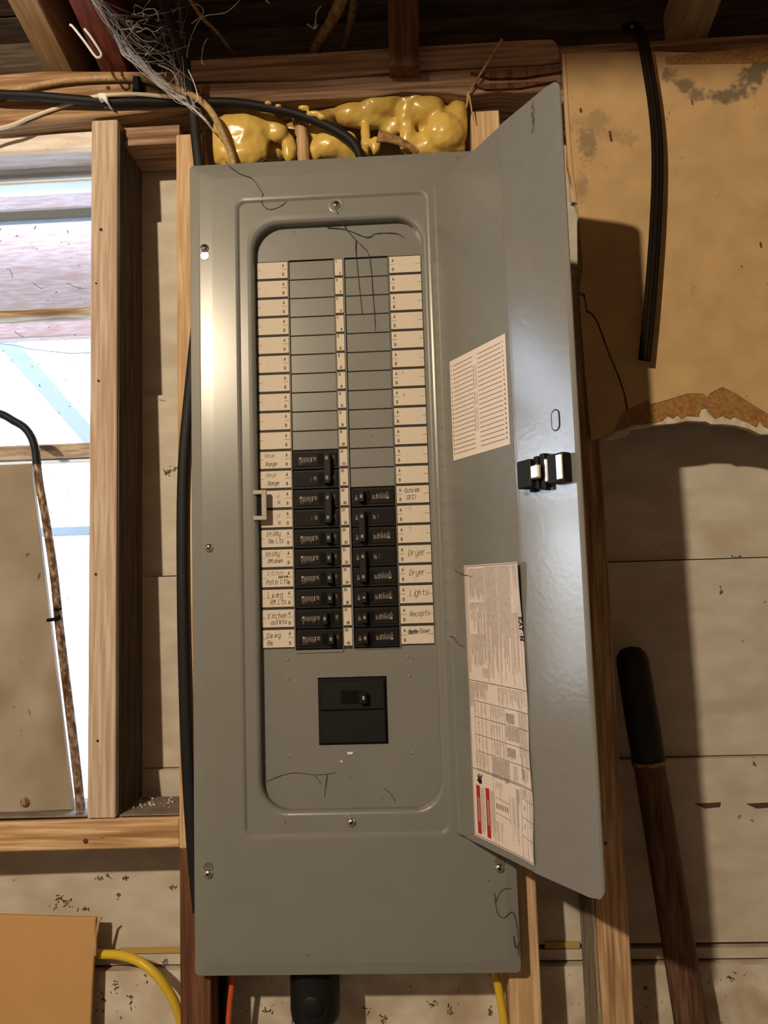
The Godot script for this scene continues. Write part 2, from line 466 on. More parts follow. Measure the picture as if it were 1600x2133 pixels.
# ---- wall: studs, plates, lap boards seen from inside, broken drywall
func structure() -> void:
	wall = struct_node("wall_front")
	var st: SurfaceTool
	# lap boards: bottom edges stand further out than top edges, so every joint steps
	var ys := [2.2865, 2.1123, 1.8526, 1.592, 1.3272, 1.0872, 1.0655, 0.80, 0.54, 0.28, 0.0]
	var wx0 := -1.80; var wx1 := -0.2674      # window opening
	var wy0 := 1.2881; var wy1 := 2.2172
	for i in ys.size() - 1:
		var spans := [[-2.3, -1.819, ys[i]], [-1.819, -0.131, ys[i]], [-0.131, 2.6, ys[i]]]
		if ys[i] > wy0 and ys[i + 1] < wy1:
			spans = [[-2.3, wx0, ys[i]], [wx1 + 0.005, -0.131, ys[i]], [-0.131, 2.6, ys[i]]]
			if ys[i + 1] < wy0:      # this board is notched under the window
				spans = [[-2.3, wx0, ys[i]], [wx1 + 0.005, -0.131, ys[i], 1.262], [wx0, -0.131, 1.262], [-0.131, 2.6, ys[i]]]
		for s in spans:
			st = new_st()
			var thick := 0.016
			var zt := -0.0885; var zb := -0.099
			var top: float = s[2] - 0.0012; var bot: float = (s[3] if s.size() > 3 else ys[i + 1]) + 0.0004
			if s[2] == 1.262:
				zt = -0.0910
			if i == 5:
				zt = -0.0965; zb = -0.098; top -= 0.0042; bot += 0.002
			var a := [Vector3(s[0], top, zt), Vector3(s[1], top, zt), Vector3(s[1], bot, zb), Vector3(s[0], bot, zb)]
			var b := []
			for p in a:
				b.append(p - Vector3(0, 0, thick))
			quad(st, a[0], a[1], a[2], a[3], Vector3(0, 0, 1)); quad(st, b[0], b[1], b[2], b[3], Vector3(0, 0, -1))
			quad(st, a[0], a[1], b[1], b[0], Vector3(0, 1, 0)); quad(st, a[3], a[2], b[2], b[3], Vector3(0, -1, 0))
			quad(st, a[0], a[3], b[3], b[0], Vector3(-1, 0, 0)); quad(st, a[1], a[2], b[2], b[1], Vector3(1, 0, 0))
			obj("board", st, M.board_dirty if i >= 6 else M.board[i % 3], wall)
	# outer skin that keeps the day out of the joints
	st = new_st()
	box(st, Vector3(-2.3, 0, -0.145), Vector3(wx0, 2.45, -0.118)); box(st, Vector3(wx1 + 0.005, 0, -0.145), Vector3(2.6, 2.45, -0.118))
	box(st, Vector3(wx0, 0, -0.145), Vector3(wx1 + 0.005, wy0 - 0.04, -0.118)); box(st, Vector3(wx0, 2.318, -0.145), Vector3(wx1 + 0.005, 2.45, -0.118))
	obj("building_paper", st, M.gap, wall)
	# joint remnants on the right: strip of old tape with gaps, and on the left the yellow strip
	st = new_st()
	prism(st, rect(-0.262, 1.0835, -0.1505, 1.0905), -0.0955, -0.098)
	obj("joint_strip", st, M.tape, wall)
	st = new_st()
	prism(st, rect(0.31, 1.0835, 0.356, 1.0915), -0.0955, -0.098)
	obj("joint_strip", st, M.tape, wall)
	for s in [[1190, 1338], [1476, 1640]]:
		st = new_st()
		prism(st, pxpoly([1000 + (s[0]) * 0.375, 1674, 1000 + s[1] * 0.375, 1671, 1000 + s[1] * 0.375 - 2, 1681, 1000 + s[0] * 0.375 + 22, 1684], -0.091), -0.0906, -0.0915)
		obj("split", st, M.gap, wall)
	# studs (front faces at z = 0)
	var stud := func(x0: float, x1: float, y0: float, y1: float, m: Material, called := "stud"):
		var s := new_st()
		box(s, Vector3(x0, y0, -0.088), Vector3(x1, y1, -0.008 if x0 == 0.2525 else 0.0), 0.0014)
		return obj(called, s, m, wall)
	stud.call(-0.2674, -0.2312, 1.2885, 2.217, M.stud_daylit)          # beside the window
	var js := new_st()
	box(js, Vector3(-0.2311, 1.2925, -0.0875), Vector3(-0.2285, 2.205, -0.003), 0.0005)  # thin sheet added to darken the stud's right side, which lies in shade
	obj("dark_side_sheet", js, M.stud_side_dark, wall)
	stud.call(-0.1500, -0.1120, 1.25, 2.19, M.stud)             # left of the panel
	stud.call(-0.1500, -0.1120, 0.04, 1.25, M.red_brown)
	stud.call(0.2525, 0.2905, 0.04, 2.205, M.stud)               # right of the panel
	stud.call(0.3605, 0.3985, 0.04, 1.965, M.brown_stud)           # under the drywall's edge
	stud.call(0.80, 0.838, 0.04, 2.19, M.stud); stud.call(1.20, 1.238, 0.04, 2.19, M.stud); stud.call(1.62, 1.658, 0.04, 2.19, M.stud)
	stud.call(-1.838, -1.80, 0.04, 2.19, M.stud); stud.call(-1.20, -1.162, 0.04, 1.245, M.stud); stud.call(-0.72, -0.682, 0.04, 1.245, M.stud)
	st = new_st()
	box(st, Vector3(0.3565, 0.04, -0.0875), Vector3(0.3604, 1.55, -0.002), 0.0008)
	obj("weathered_lath", st, M.grey_wood, wall)
	# sill under the window
	st = new_st()
	prism(st, pxpoly([-2300, 1797, 100, 1711, 250, 1706, 374, 1703, 376, 1766, 200, 1770, 0, 1776, -2300, 1858], 0.0), 0.0, -0.088, 0.002)
	obj("window_sill", st, M.sill, wall)
	st = new_st()
	box(st, Vector3(-1.8, 1.2892, -0.087), Vector3(-0.269, 1.2915, -0.004), 0.001)
	obj("dust_layer", st, M.dust, wall)
	st = new_st()
	box(st, Vector3(-0.2284, 1.2892, -0.087), Vector3(-0.1505, 1.2915, -0.004), 0.001)
	obj("dust_layer", st, M.dust, wall)
	# a heap of crumbs in the corner of the bay
	st = new_st()
	for k in 26:
		var c := Vector3(rng.randf_range(-0.226, -0.155), 1.2925, rng.randf_range(-0.08, -0.03))
		var s := rng.randf_range(0.001, 0.004)
		obox(st, Transform3D(Basis.from_euler(Vector3(rng.randf() * 3, rng.randf() * 3, 0)), c), Vector3(s, s * 0.7, s * 1.3), 0.0003)
	obj("crumbs", st, M.board[0], wall).set_meta("kind", "stuff")
	# bottom plate
	st = new_st()
	box(st, Vector3(-2.3, 0.0, -0.088), Vector3(2.6, 0.038, 0.0), 0.002)
	obj("bottom_plate", st, M.plate, wall)
	# top plates: left pair, right pair a little higher
	st = new_st(); prism(st, pxpoly([-2300, 250, 0, 154, 90, 147, 394, 148, 396, 192, 200, 202, 0, 208, -2300, 318], 0.0), 0.0, -0.088, 0.002); obj("top_plate", st, M.plate, wall)
	st = new_st(); prism(st, pxpoly([-2300, 320, 0, 209, 200, 203, 396, 193, 436, 192, 436, 220, 330, 231, 187, 247, 0, 265, -2300, 400], 0.0), 0.0015, -0.088, 0.002); obj("top_plate", st, M.plate, wall)
	st = new_st(); prism(st, pxpoly([398, 128, 560, 118, 800, 104, 900, 98, 1110, 85, 1150, 84, 1164, 98, 1168, 130, 1130, 137, 900, 146, 640, 166, 400, 172], 0.0), 0.004, -0.088, 0.002); obj("top_plate", st, M.plate_dark, wall)
	st = new_st(); prism(st, pxpoly([402, 174, 640, 168, 900, 148, 1168, 132, 1170, 188, 1085, 193, 1040, 190, 975, 198, 930, 192, 840, 190, 780, 200, 700, 203, 620, 207, 545, 212, 440, 214], 0.0), 0.0, -0.088, 0.0015); obj("top_plate", st, M.plate_dark, wall)
	st = new_st(); box(st, Vector3(0.372, 2.205, -0.088), Vector3(2.6, 2.287, -0.001), 0.002); obj("top_plate", st, M.plate_dark, wall)
	# splinters on the torn plate
	st = new_st()
	tube(st, pxpts([976, 195, 0.004, 1010, 140, 0.012, 1046, 82, 0.02]), 0.0012, 0.0022, 6)
	obj("splinter", st, M.brown_stud, wall)
	st = new_st(); tube(st, pxpts([976, 196, 0.003, 972, 225, 0.004]), 0.0025, 0.001, 6); obj("splinter", st, M.brown_stud, wall)
	st = new_st(); tube(st, pxpts([978, 200, 0.004, 986, 250, 0.003]), 0.0014, 0.0006, 6)
	obj("splinter", st, M.brown_stud, wall)
	# torn strips of wood hanging off the plate beside the foam
	st = new_st()
	prism(st, pxpoly([980, 152, 1168, 141, 1166, 150, 1090, 162, 1020, 164], 0.004), 0.0055, 0.0005)
	obj("torn_strip", st, M.red_brown, wall)
	st = new_st()
	prism(st, pxpoly([985, 176, 1160, 168, 1085, 183, 1010, 186], 0.004), 0.0045, 0.0005)
	obj("torn_strip", st, M.red_brown, wall)
	# block filling the space beneath the plate, behind the cables
	st = new_st(); box(st, Vector3(-0.2305, 2.19, -0.088), Vector3(-0.151, 2.2172, -0.02), 0.001); obj("blocking", st, M.plate_dark, wall)
	# nails and knots in the bare lumber
	for p in [[210, 478, 3.4], [205, 793, 2.6], [180 + 19, 1196, 2.6], [203, 1543, 2.6], [178, 1752, 5], [225, 183, 5], [216, 221, 5], [207, 222, 5], [200, 590, 2], [1262, 1757, 3]]:
		var c := U(p[0], p[1], 0.0008)
		st = new_st()
		lathe(st, Transform3D(Basis(), c), [Vector2(p[2] / 1640.0, -0.002), Vector2(p[2] / 1640.0, 0.0004), Vector2(0, 0.0008)], 10)
		obj("nail", st, M.gap, wall)
	# drywall, upper right: gypsum core, torn brown paper, tan painted face, and one cracked-off piece
	var face := [1171, 112, 1345, 107, 1500, 112, 1700, 112, 1900, 112, 1900, 905, 1700, 900, 1600, 862, 1560, 838, 1530, 818, 1505, 806, 1478, 820, 1474, 829, 1466, 820, 1432, 820, 1400, 830, 1380, 836, 1354, 842, 1350, 832, 1310, 852, 1300, 812, 1289, 780, 1270, 735, 1258, 702, 1246, 668, 1232, 650, 1223, 646, 1219, 613, 1206, 606, 1214, 560, 1208, 480, 1204, 430, 1184, 350, 1178, 250]
	var core := [1173, 114, 1345, 109, 1500, 114, 1900, 114, 1900, 915, 1700, 912, 1600, 904, 1585, 905, 1560, 893, 1530, 886, 1500, 883, 1482, 884, 1470, 878, 1430, 877, 1405, 882, 1360, 886, 1340, 889, 1312, 893, 1310, 905, 1290, 911, 1262, 916, 1300, 880, 1308, 850, 1302, 815, 1291, 782, 1272, 736, 1260, 703, 1248, 670, 1234, 653, 1225, 649, 1221, 616, 1207, 608, 1205, 440, 1199, 422, 1192, 421, 1186, 352, 1180, 250]
	var paper := [1171, 114, 1900, 114, 1900, 910, 1700, 905, 1600, 892, 1590, 888, 1582, 876, 1575, 890, 1560, 880, 1545, 876, 1530, 868, 1520, 874, 1505, 866, 1490, 872, 1478, 862, 1470, 850, 1460, 852, 1455, 868, 1430, 866, 1420, 872, 1410, 864, 1402, 872, 1390, 866, 1380, 876, 1365, 880, 1340, 884, 1320, 886, 1300, 894, 1280, 898, 1307, 852, 1301, 814, 1290, 782, 1271, 736, 1259, 702, 1247, 669, 1233, 652, 1224, 648, 1220, 615, 1207, 607, 1206, 440, 1180, 352, 1180, 250]
	var dw := Node3D.new(); dw.name = "drywall"; wall.add_child(dw)
	st = new_st(); prism(st, pxpoly(core, 0.011), 0.0112, 0.0012); obj("gypsum_core", st, M.gypsum, dw)
	st = new_st(); prism(st, pxpoly(paper, 0.012), 0.0123, 0.0113); obj("torn_paper", st, M.paper, dw)
	M.drywall = drywall_mat()
	st = new_st(); prism_uv(st, pxpoly(face, 0.013), 0.0133, 0.0124, Rect2(0.35, 1.70, 0.8, 0.62)); obj("painted_face", st, M.drywall, dw)
	var piece := [1207, 615, 1217, 620, 1221, 650, 1232, 656, 1243, 672, 1255, 705, 1267, 738, 1286, 783, 1298, 816, 1304, 852, 1290, 868, 1277, 897, 1250, 912, 1232, 914, 1228, 880, 1221, 800, 1213, 700]
	st = new_st(); prism(st, pxpoly(piece, 0.011), 0.0110, 0.0012, 0.0006); obj("gypsum_piece", st, M.gypsum, dw)
	st = new_st(); prism_uv(st, pxpoly(piece, 0.012), 0.0122, 0.0111, Rect2(0.35, 1.70, 0.8, 0.62)); obj("painted_piece", st, M.drywall, dw)
	# edge strip of the sheet's left side and the lath remnants below it
	st = new_st(); prism(st, pxpoly([1171, 112, 1178, 112, 1186, 260, 1194, 360, 1203, 424, 1197, 422, 1187, 352, 1178, 250], 0.0136), 0.0146, 0.0124, 0.0006); obj("edge_bead", st, M.drywall, dw)
	# upper band of drywall mud along the plate
	st = new_st(); prism(st, pxpoly([1385, 120, 1430, 112, 1520, 105, 1600, 92, 1700, 85, 1700, 128, 1560, 132, 1440, 134, 1390, 134], 0.0135), 0.0142, 0.0126, 0.0005); obj("joint_band", st, M.paper, dw)
	for p in [[1210, 230, 2.6, 5], [1272, 284, 2.6, 12], [1442, 213, 2.2, 6], [1545, 555, 1.2, 2], [1585, 510, 2, 6]]:
		var c := U(p[0], p[1], 0.0134)
		st = new_st()
		obox(st, Transform3D(Basis.from_euler(Vector3(0, 0, 0.1)), c), Vector3(p[2] * 2 / 1640.0, p[3] * 2 / 1640.0, 0.0008), 0.0002)
		obj("rusty_nail_head", st, M.red_brown, dw)

func prism_uv(st: SurfaceTool, poly: PackedVector2Array, zf: float, zb: float, area: Rect2) -> void:   # uv from the place on the wall: area is x0, y0, width, height
	var idx := Geometry2D.triangulate_polygon(poly)
	for i in range(0, idx.size(), 3):
		var p := [poly[idx[i]], poly[idx[i + 1]], poly[idx[i + 2]]]
		var n := (p[2] - p[0]).cross(p[1] - p[0]) as float
		if n < 0:
			p = [p[0], p[2], p[1]]
		for q in p:
			st.set_normal(Vector3(0, 0, 1))
			st.set_uv(Vector2((q.x - area.position.x) / area.size.x, 1.0 - (q.y - area.position.y) / area.size.y))
			st.add_vertex(Vector3(q.x, q.y, zf))
	var c := poly.size()
	for i in c:
		var a := poly[i]; var b := poly[(i + 1) % c]
		var e := b - a
		var o := Vector3(-e.y, e.x, 0) * (1.0 if Geometry2D.is_polygon_clockwise(poly) else -1.0)
		quad(st, Vector3(a.x, a.y, zf), Vector3(b.x, b.y, zf), Vector3(b.x, b.y, zb), Vector3(a.x, a.y, zb), o)

func drywall_mat() -> StandardMaterial3D:      # tan paint with mould blooms, scuffs and specks where the photo has them
	var w := 1024; var h := 800
	var a := noise_bytes(131, 0.02, 4); var b := noise_bytes(137, 0.012, 4)
	var base := lin(0.49, 0.325, 0.165)
	var mould := lin(0.13, 0.10, 0.068)
	var d := PackedByteArray(); d.resize(w * h * 3)
	var spots := []       # x, y, rx, ry, strength in metres
	for s in [[1398, 156, 26, 20, 0.7], [1426, 178, 26, 20, 0.75], [1462, 196, 36, 22, 0.75], [1505, 202, 42, 22, 0.85], [1542, 188, 40, 28, 0.9], [1562, 156, 36, 32, 0.95], [1588, 134, 30, 26, 0.95], [1222, 300, 26, 70, 0.55], [1235, 255, 60, 40, 0.3], [1290, 280, 60, 30, 0.22], [1212, 390, 16, 50, 0.3]]:
		var c := U(s[0], s[1], 0.013)
		spots.append([c.x, c.y, s[2] / 1640.0, s[3] / 1640.0, s[4]])
	for y in h:
		for x in w:
			var i := y * w + x
			var n := a[(y % 512) * 512 + x % 512] / 255.0; var n2 := b[(y % 512) * 512 + x % 512] / 255.0
			var n3 := a[((y * 4) % 512) * 512 + (x * 4) % 512] / 255.0
			var px := 0.35 + 0.8 * x / w; var py := 1.70 + 0.62 * (1.0 - float(y) / h)
			var k := 0.0
			for s in spots:
				var e := Vector2((px - s[0]) / s[2], (py - s[1]) / s[3]).length()
				if e < 1.0:
					k = maxf(k, s[4] * clampf((0.55 * n + 0.45 * n3 - 0.12 - 0.5 * e * e) * 3.0, 0.0, 1.0))      # speckled patches with an outline of their own
			var c := base * (0.93 + 0.12 * n2)
			c = c.lerp(mould, clampf(k, 0, 0.85))
			d[i * 3] = int(clampf(c.r, 0, 1) * 255); d[i * 3 + 1] = int(clampf(c.g, 0, 1) * 255); d[i * 3 + 2] = int(clampf(c.b, 0, 1) * 255)
	var im := Image.create_from_data(w, h, false, Image.FORMAT_RGB8, d)
	var r := RandomNumberGenerator.new(); r.seed = 9
	for k in 90:
		var p := Vector2(r.randf() * w, r.randf() * h)
		stroke(im, p, p + Vector2(r.randf_range(-3, 3), r.randf_range(0, 6)), r.randf_range(0.6, 1.8), Color(0.28, 0.18, 0.09, r.randf_range(0.2, 0.75)))
	for k in 14:
		var p := Vector2(r.randf_range(80, 500), r.randf_range(200, 700))
		var q := p
		for j in 5:
			var q2 := q + Vector2(r.randf_range(-4, 12), r.randf_range(-8, 14))
			stroke(im, q, q2, 0.8, Color(0.3, 0.2, 0.12, 0.25)); q = q2
	var m := image_mat(im, 0.75)
	return m

# ---- window at the left with the day outside
func window_and_outside() -> void:
	var w := struct_node("window_1")
	var st := new_st()
	# painted head casing and stop
	box(st, Vector3(-1.799, U(95, 317, -0.022).y, -0.11), Vector3(-0.2678, 2.2185, -0.022), 0.004)
	obj("head_casing", st, M.white_paint, w)
	var rail := func(p0: float, p1: float, z: float, zb: float, m: Material, called: String, bev := 0.002):
		var s := new_st(); box(s, Vector3(-1.799, U(95, p1, z).y, zb), Vector3(-0.2678, U(95, p0, z).y, z), bev); obj(called, s, m, w)
	rail.call(320, 334, -0.05, -0.11, M.sash, "head_stop")
	rail.call(341, 354, -0.062, -0.1, M.alu, "frame_rail")
	rail.call(355, 369, -0.072, -0.1, M.alu, "frame_rail")
	rail.call(372, 380, -0.064, -0.1, M.alu, "frame_rail")
	rail.call(435, 456, -0.085, -0.1, M.outside_beam, "upper_rail")
	rail.call(641, 659, -0.075, -0.1, M.sash, "meeting_rail")
	rail.call(925, 954, -0.072, -0.1, M.sash, "lower_rail")
	rail.call(956, 966, -0.08, -0.1, M.alu, "frame_rail")
	# right jamb
	st = new_st(); box(st, Vector3(-0.2815, 1.29, -0.105), Vector3(-0.2678, 2.2, -0.078), 0.001); obj("side_jamb", st, M.alu, w)
	st = new_st(); box(st, Vector3(-1.798, 1.29, -0.105), Vector3(-1.77, 2.2, -0.08), 0.001); obj("side_jamb", st, M.alu, w)
	# panes
	for p in [[1.2895, 1.655], [1.672, 1.912], [1.926, 2.155]]:
		st = new_st(); box(st, Vector3(-1.77, p[0], -0.095), Vector3(-0.2815, p[1], -0.092)); obj("pane", st, M.glass, w)
	# dirt specks on the panes
	st = new_st()
	for k in 150:
		var c := U(rng.randf_range(-60, 178), rng.randf_range(380, 1250), -0.0905)
		var s := rng.randf_range(0.0005, 0.0016)
		obox(st, Transform3D(Basis.from_euler(Vector3(0, 0, rng.randf() * 3)), c), Vector3(s * rng.randf_range(1, 3.4), s * 0.8, 0.0006))
	for seg in [[20, 560, 24, 580], [140, 590, 180, 600], [70, 590, 90, 600], [120, 755, 150, 765], [150, 755, 165, 775], [30, 690, 50, 700]]:
		tube(st, spline(pxpts([seg[0], seg[1], -0.09, (seg[0] + seg[2]) * 0.5 + 4, (seg[1] + seg[3]) * 0.5 + 5, -0.09, seg[2], seg[3], -0.09]), 3), 0.0005, 0.0004, 4)
	obj("dirt_specks", st, M.speck, w).set_meta("kind", "stuff")
	# outside: the patio's painted boards, its cover with a slanting brace, a wire, a pale fence and the ground
	var porch := thing("porch_cover", "white patio cover with pink weathered fascia boards seen through the window", "patio cover", Vector3(0, 0, 0))
	for b in [[378, 436, -0.34], [455, 642, -0.46], [664, 702, -0.60]]:
		st = new_st()
		var top := U(90, b[0], b[2]).y; var bot := U(90, b[1], b[2]).y
		box(st, Vector3(-2.3, bot, b[2] - 0.03), Vector3(0.3, top, b[2]), 0.003)
		obj("fascia_board", st, M.pink, porch)
	st = new_st()
	var q0 := U(10, 700, -1.4); var q1 := U(230, 950, -1.4)
	var dir := (q1 - q0).normalized()
	obox(st, Transform3D(Basis(dir, Vector3(0, 0, 1).cross(dir).normalized(), Vector3(0, 0, 1)), (q0 + q1) * 0.5), Vector3(1.6, 0.055, 0.09), 0.003)
	obj("brace", st, M.outside_beam, porch)
	st = new_st()
	box(st, Vector3(-2.8, U(90, 1098, -1.5).y - 0.03, -1.54), Vector3(0.6, U(90, 1098, -1.5).y, -1.5), 0.003)
	obj("cross_rail", st, M.outside_beam, porch)
	st = new_st()
	box(st, Vector3(-2.8, U(90, 925, -1.5).y - 0.06, -1.54), Vector3(0.6, U(90, 925, -1.5).y, -1.5), 0.003)
	obj("cross_rail", st, M.outside_beam, porch)
	for x in [-2.7, 0.5]:
		st = new_st(); box(st, Vector3(x, 0, -1.56), Vector3(x + 0.09, 2.4, -1.47), 0.003); obj("post", st, M.outside, porch)
	st = new_st(); tube(st, spline(pxpts([-300, 690, -0.9, 0, 715, -0.9, 60, 726, -0.9, 120, 733, -0.9, 180, 735, -0.9, 420, 720, -0.9]), 5), 0.0022, 0.0022, 6)
	tag(obj("outdoor_wire", st, M.outside_beam), "thin grey wire sagging across the view outside the window", "wire")
	st = new_st(); box(st, Vector3(-6, 0, -3.3), Vector3(3, 1.9, -3.24), 0.01)
	tag(obj("pale_fence", st, M.outside), "pale sunlit fence beyond the patio outside the window", "fence")
	st = new_st(); box(st, Vector3(-12, -0.25, -14), Vector3(12, -0.1, -0.15)); var g := obj("ground", st, M.ground); g.set_meta("kind", "structure")

# ---- roof space above, floor and the far walls of the garage
func ceiling_and_room() -> void:
	var c := struct_node("ceiling")
	var st: SurfaceTool
	var pitch := deg_to_rad(14.0)
	var along := Vector3(0, sin(pitch), cos(pitch)); var up := Vector3(0, cos(pitch), -sin(pitch))
	var rafter := func(x0: float, x1: float, m: Material):
		var s := new_st()
		var mid := Vector3((x0 + x1) * 0.5, 2.288, -0.1) + along * 1.24 + up * 0.05
		obox(s, Transform3D(Basis(Vector3(1, 0, 0), up, along), mid), Vector3(x1 - x0, 0.089, 2.48), 0.0015)
		obj("rafter", s, m, c)
	rafter.call(-0.346, -0.307, M.rafter); rafter.call(-0.268, -0.229, M.red_paint)
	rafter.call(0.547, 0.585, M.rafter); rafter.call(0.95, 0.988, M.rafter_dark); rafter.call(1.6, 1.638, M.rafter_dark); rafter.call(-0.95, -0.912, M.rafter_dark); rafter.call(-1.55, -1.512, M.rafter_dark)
	# red-brown hanger nailed to the plate above the panel
	st = new_st(); prism(st, pxpoly([806, -60, 870, -60, 874, 145, 812, 147], 0.02), 0.03, 0.005, 0.0015); obj("hanger_block", st, M.red_brown, c)
	# dark roof boards, both slopes
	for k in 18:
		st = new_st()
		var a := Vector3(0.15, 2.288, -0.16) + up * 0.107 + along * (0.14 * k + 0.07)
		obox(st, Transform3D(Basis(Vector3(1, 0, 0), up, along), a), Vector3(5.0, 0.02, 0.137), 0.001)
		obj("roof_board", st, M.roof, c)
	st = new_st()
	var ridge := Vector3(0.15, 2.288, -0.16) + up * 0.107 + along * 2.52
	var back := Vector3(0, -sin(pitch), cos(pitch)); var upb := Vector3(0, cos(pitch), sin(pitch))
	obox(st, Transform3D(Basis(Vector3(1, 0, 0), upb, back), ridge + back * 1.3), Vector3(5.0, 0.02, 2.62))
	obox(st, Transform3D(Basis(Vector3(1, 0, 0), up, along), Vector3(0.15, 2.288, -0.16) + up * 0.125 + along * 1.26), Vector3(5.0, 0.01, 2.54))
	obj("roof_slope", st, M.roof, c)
	# frieze closing the eaves behind the rafters
	st = new_st(); box(st, Vector3(-2.3, 2.281, -0.0925), Vector3(2.6, 2.45, -0.0885)); obj("frieze_board", st, M.roof, c)
	# unseen joist, added and sized to throw shade on the top plates
	st = new_st(); box(st, Vector3(-0.483, 2.369, 0.981), Vector3(2.5, 2.487, 1.019), 0.002); obj("shade_joist", st, M.rafter, c)
	st = new_st()
	box(st, Vector3(-0.478, 2.375, 1.021), Vector3(-0.44, 2.66, 1.055), 0.001)
	obj("joist_hanger", st, M.rafter, c)
	st = new_st(); box(st, Vector3(1.2, 2.405, 1.021), Vector3(1.24, 2.69, 1.055), 0.001)
	obj("joist_hanger", st, M.rafter, c)
	st = new_st(); box(st, Vector3(-2.4, -0.15, -0.145), Vector3(2.7, 0.0, 4.8)); var f := obj("floor", st, M.concrete); f.set_meta("kind", "structure")
	for w in [["wall_left", Vector3(-2.4, 0, -0.145), Vector3(-2.3, 3.1, 4.8)], ["wall_right", Vector3(2.6, 0, -0.145), Vector3(2.7, 3.1, 4.8)], ["wall_back", Vector3(-2.3, 0, 4.7), Vector3(2.6, 3.1, 4.8)]]:
		st = new_st(); box(st, w[1], w[2]); var o := obj(w[0], st, M.room_wall); o.set_meta("kind", "structure")

# ---- the load centre
func rrect(x0: float, y0: float, x1: float, y1: float, r: float, k := 8) -> PackedVector2Array:
	var o := PackedVector2Array()
	for c in [[x1 - r, y1 - r, 0.0], [x0 + r, y1 - r, PI / 2], [x0 + r, y0 + r, PI], [x1 - r, y0 + r, 3 * PI / 2]]:
		for i in k + 1:
			o.append(Vector2(c[0], c[1]) + Vector2.from_angle(c[2] + PI / 2 * i / k) * r)
	return o

func loft(st: SurfaceTool, loops: Array, soft := true) -> void:       # loops: [PackedVector2Array, z] with equal counts, from the outside in
	var n: int = loops[0][0].size()
	var P := []
	for l in loops:
		var a := PackedVector3Array()
		for q in l[0]:
			a.append(Vector3(q.x, q.y, l[1]))
		P.append(a)
	for i in P.size() - 1:
		for k in n:
			var j := (k + 1) % n
			var a: Vector3 = P[i][k]; var b: Vector3 = P[i][j]; var c: Vector3 = P[i + 1][j]; var d: Vector3 = P[i + 1][k]
			var nn := (c - a).cross(d - b)
			if nn.length() < 1e-12:
				continue
			# loops run anticlockwise, so the outward face turns towards +z where it can
			var o := -nn if nn.z < 0 or (absf(nn.z) < 1e-9 and false) else nn
			if absf(nn.z) < nn.length() * 0.02:
				var mid := (a + b + c + d) * 0.25
				var cen := Vector3(0.07, 1.65, mid.z)
				o = (mid - cen) if P[i][k].z < P[i + 1][k].z else (cen - mid)
			quad(st, a, b, c, d, o)

func screw(parent: Node, at: Vector3, r := 0.0056) -> void:
	var st := new_st()
	lathe(st, Transform3D(Basis(), at), [Vector2(r, -0.004), Vector2(r, 0.0006), Vector2(r * 0.92, 0.0018), Vector2(r * 0.65, 0.0032), Vector2(r * 0.3, 0.0039), Vector2(0, 0.004)], 20)
	var s := obj("screw", st, M.steel, parent)
	st = new_st()
	for an in [0.5, 0.5 + PI / 2]:
		obox(st, Transform3D(Basis.from_euler(Vector3(0, 0, an)), at + Vector3(0, 0, 0.0036)), Vector3(r * 0.9, r * 0.2, 0.0009))
	obj("cross_slot", st, M.black_flat, s)

const ROW := 0.0254
const Y0 := 2.0           # top of row 1
func row_top(i: int) -> float:
	return Y0 - ROW * i

var panel_node: Node3D

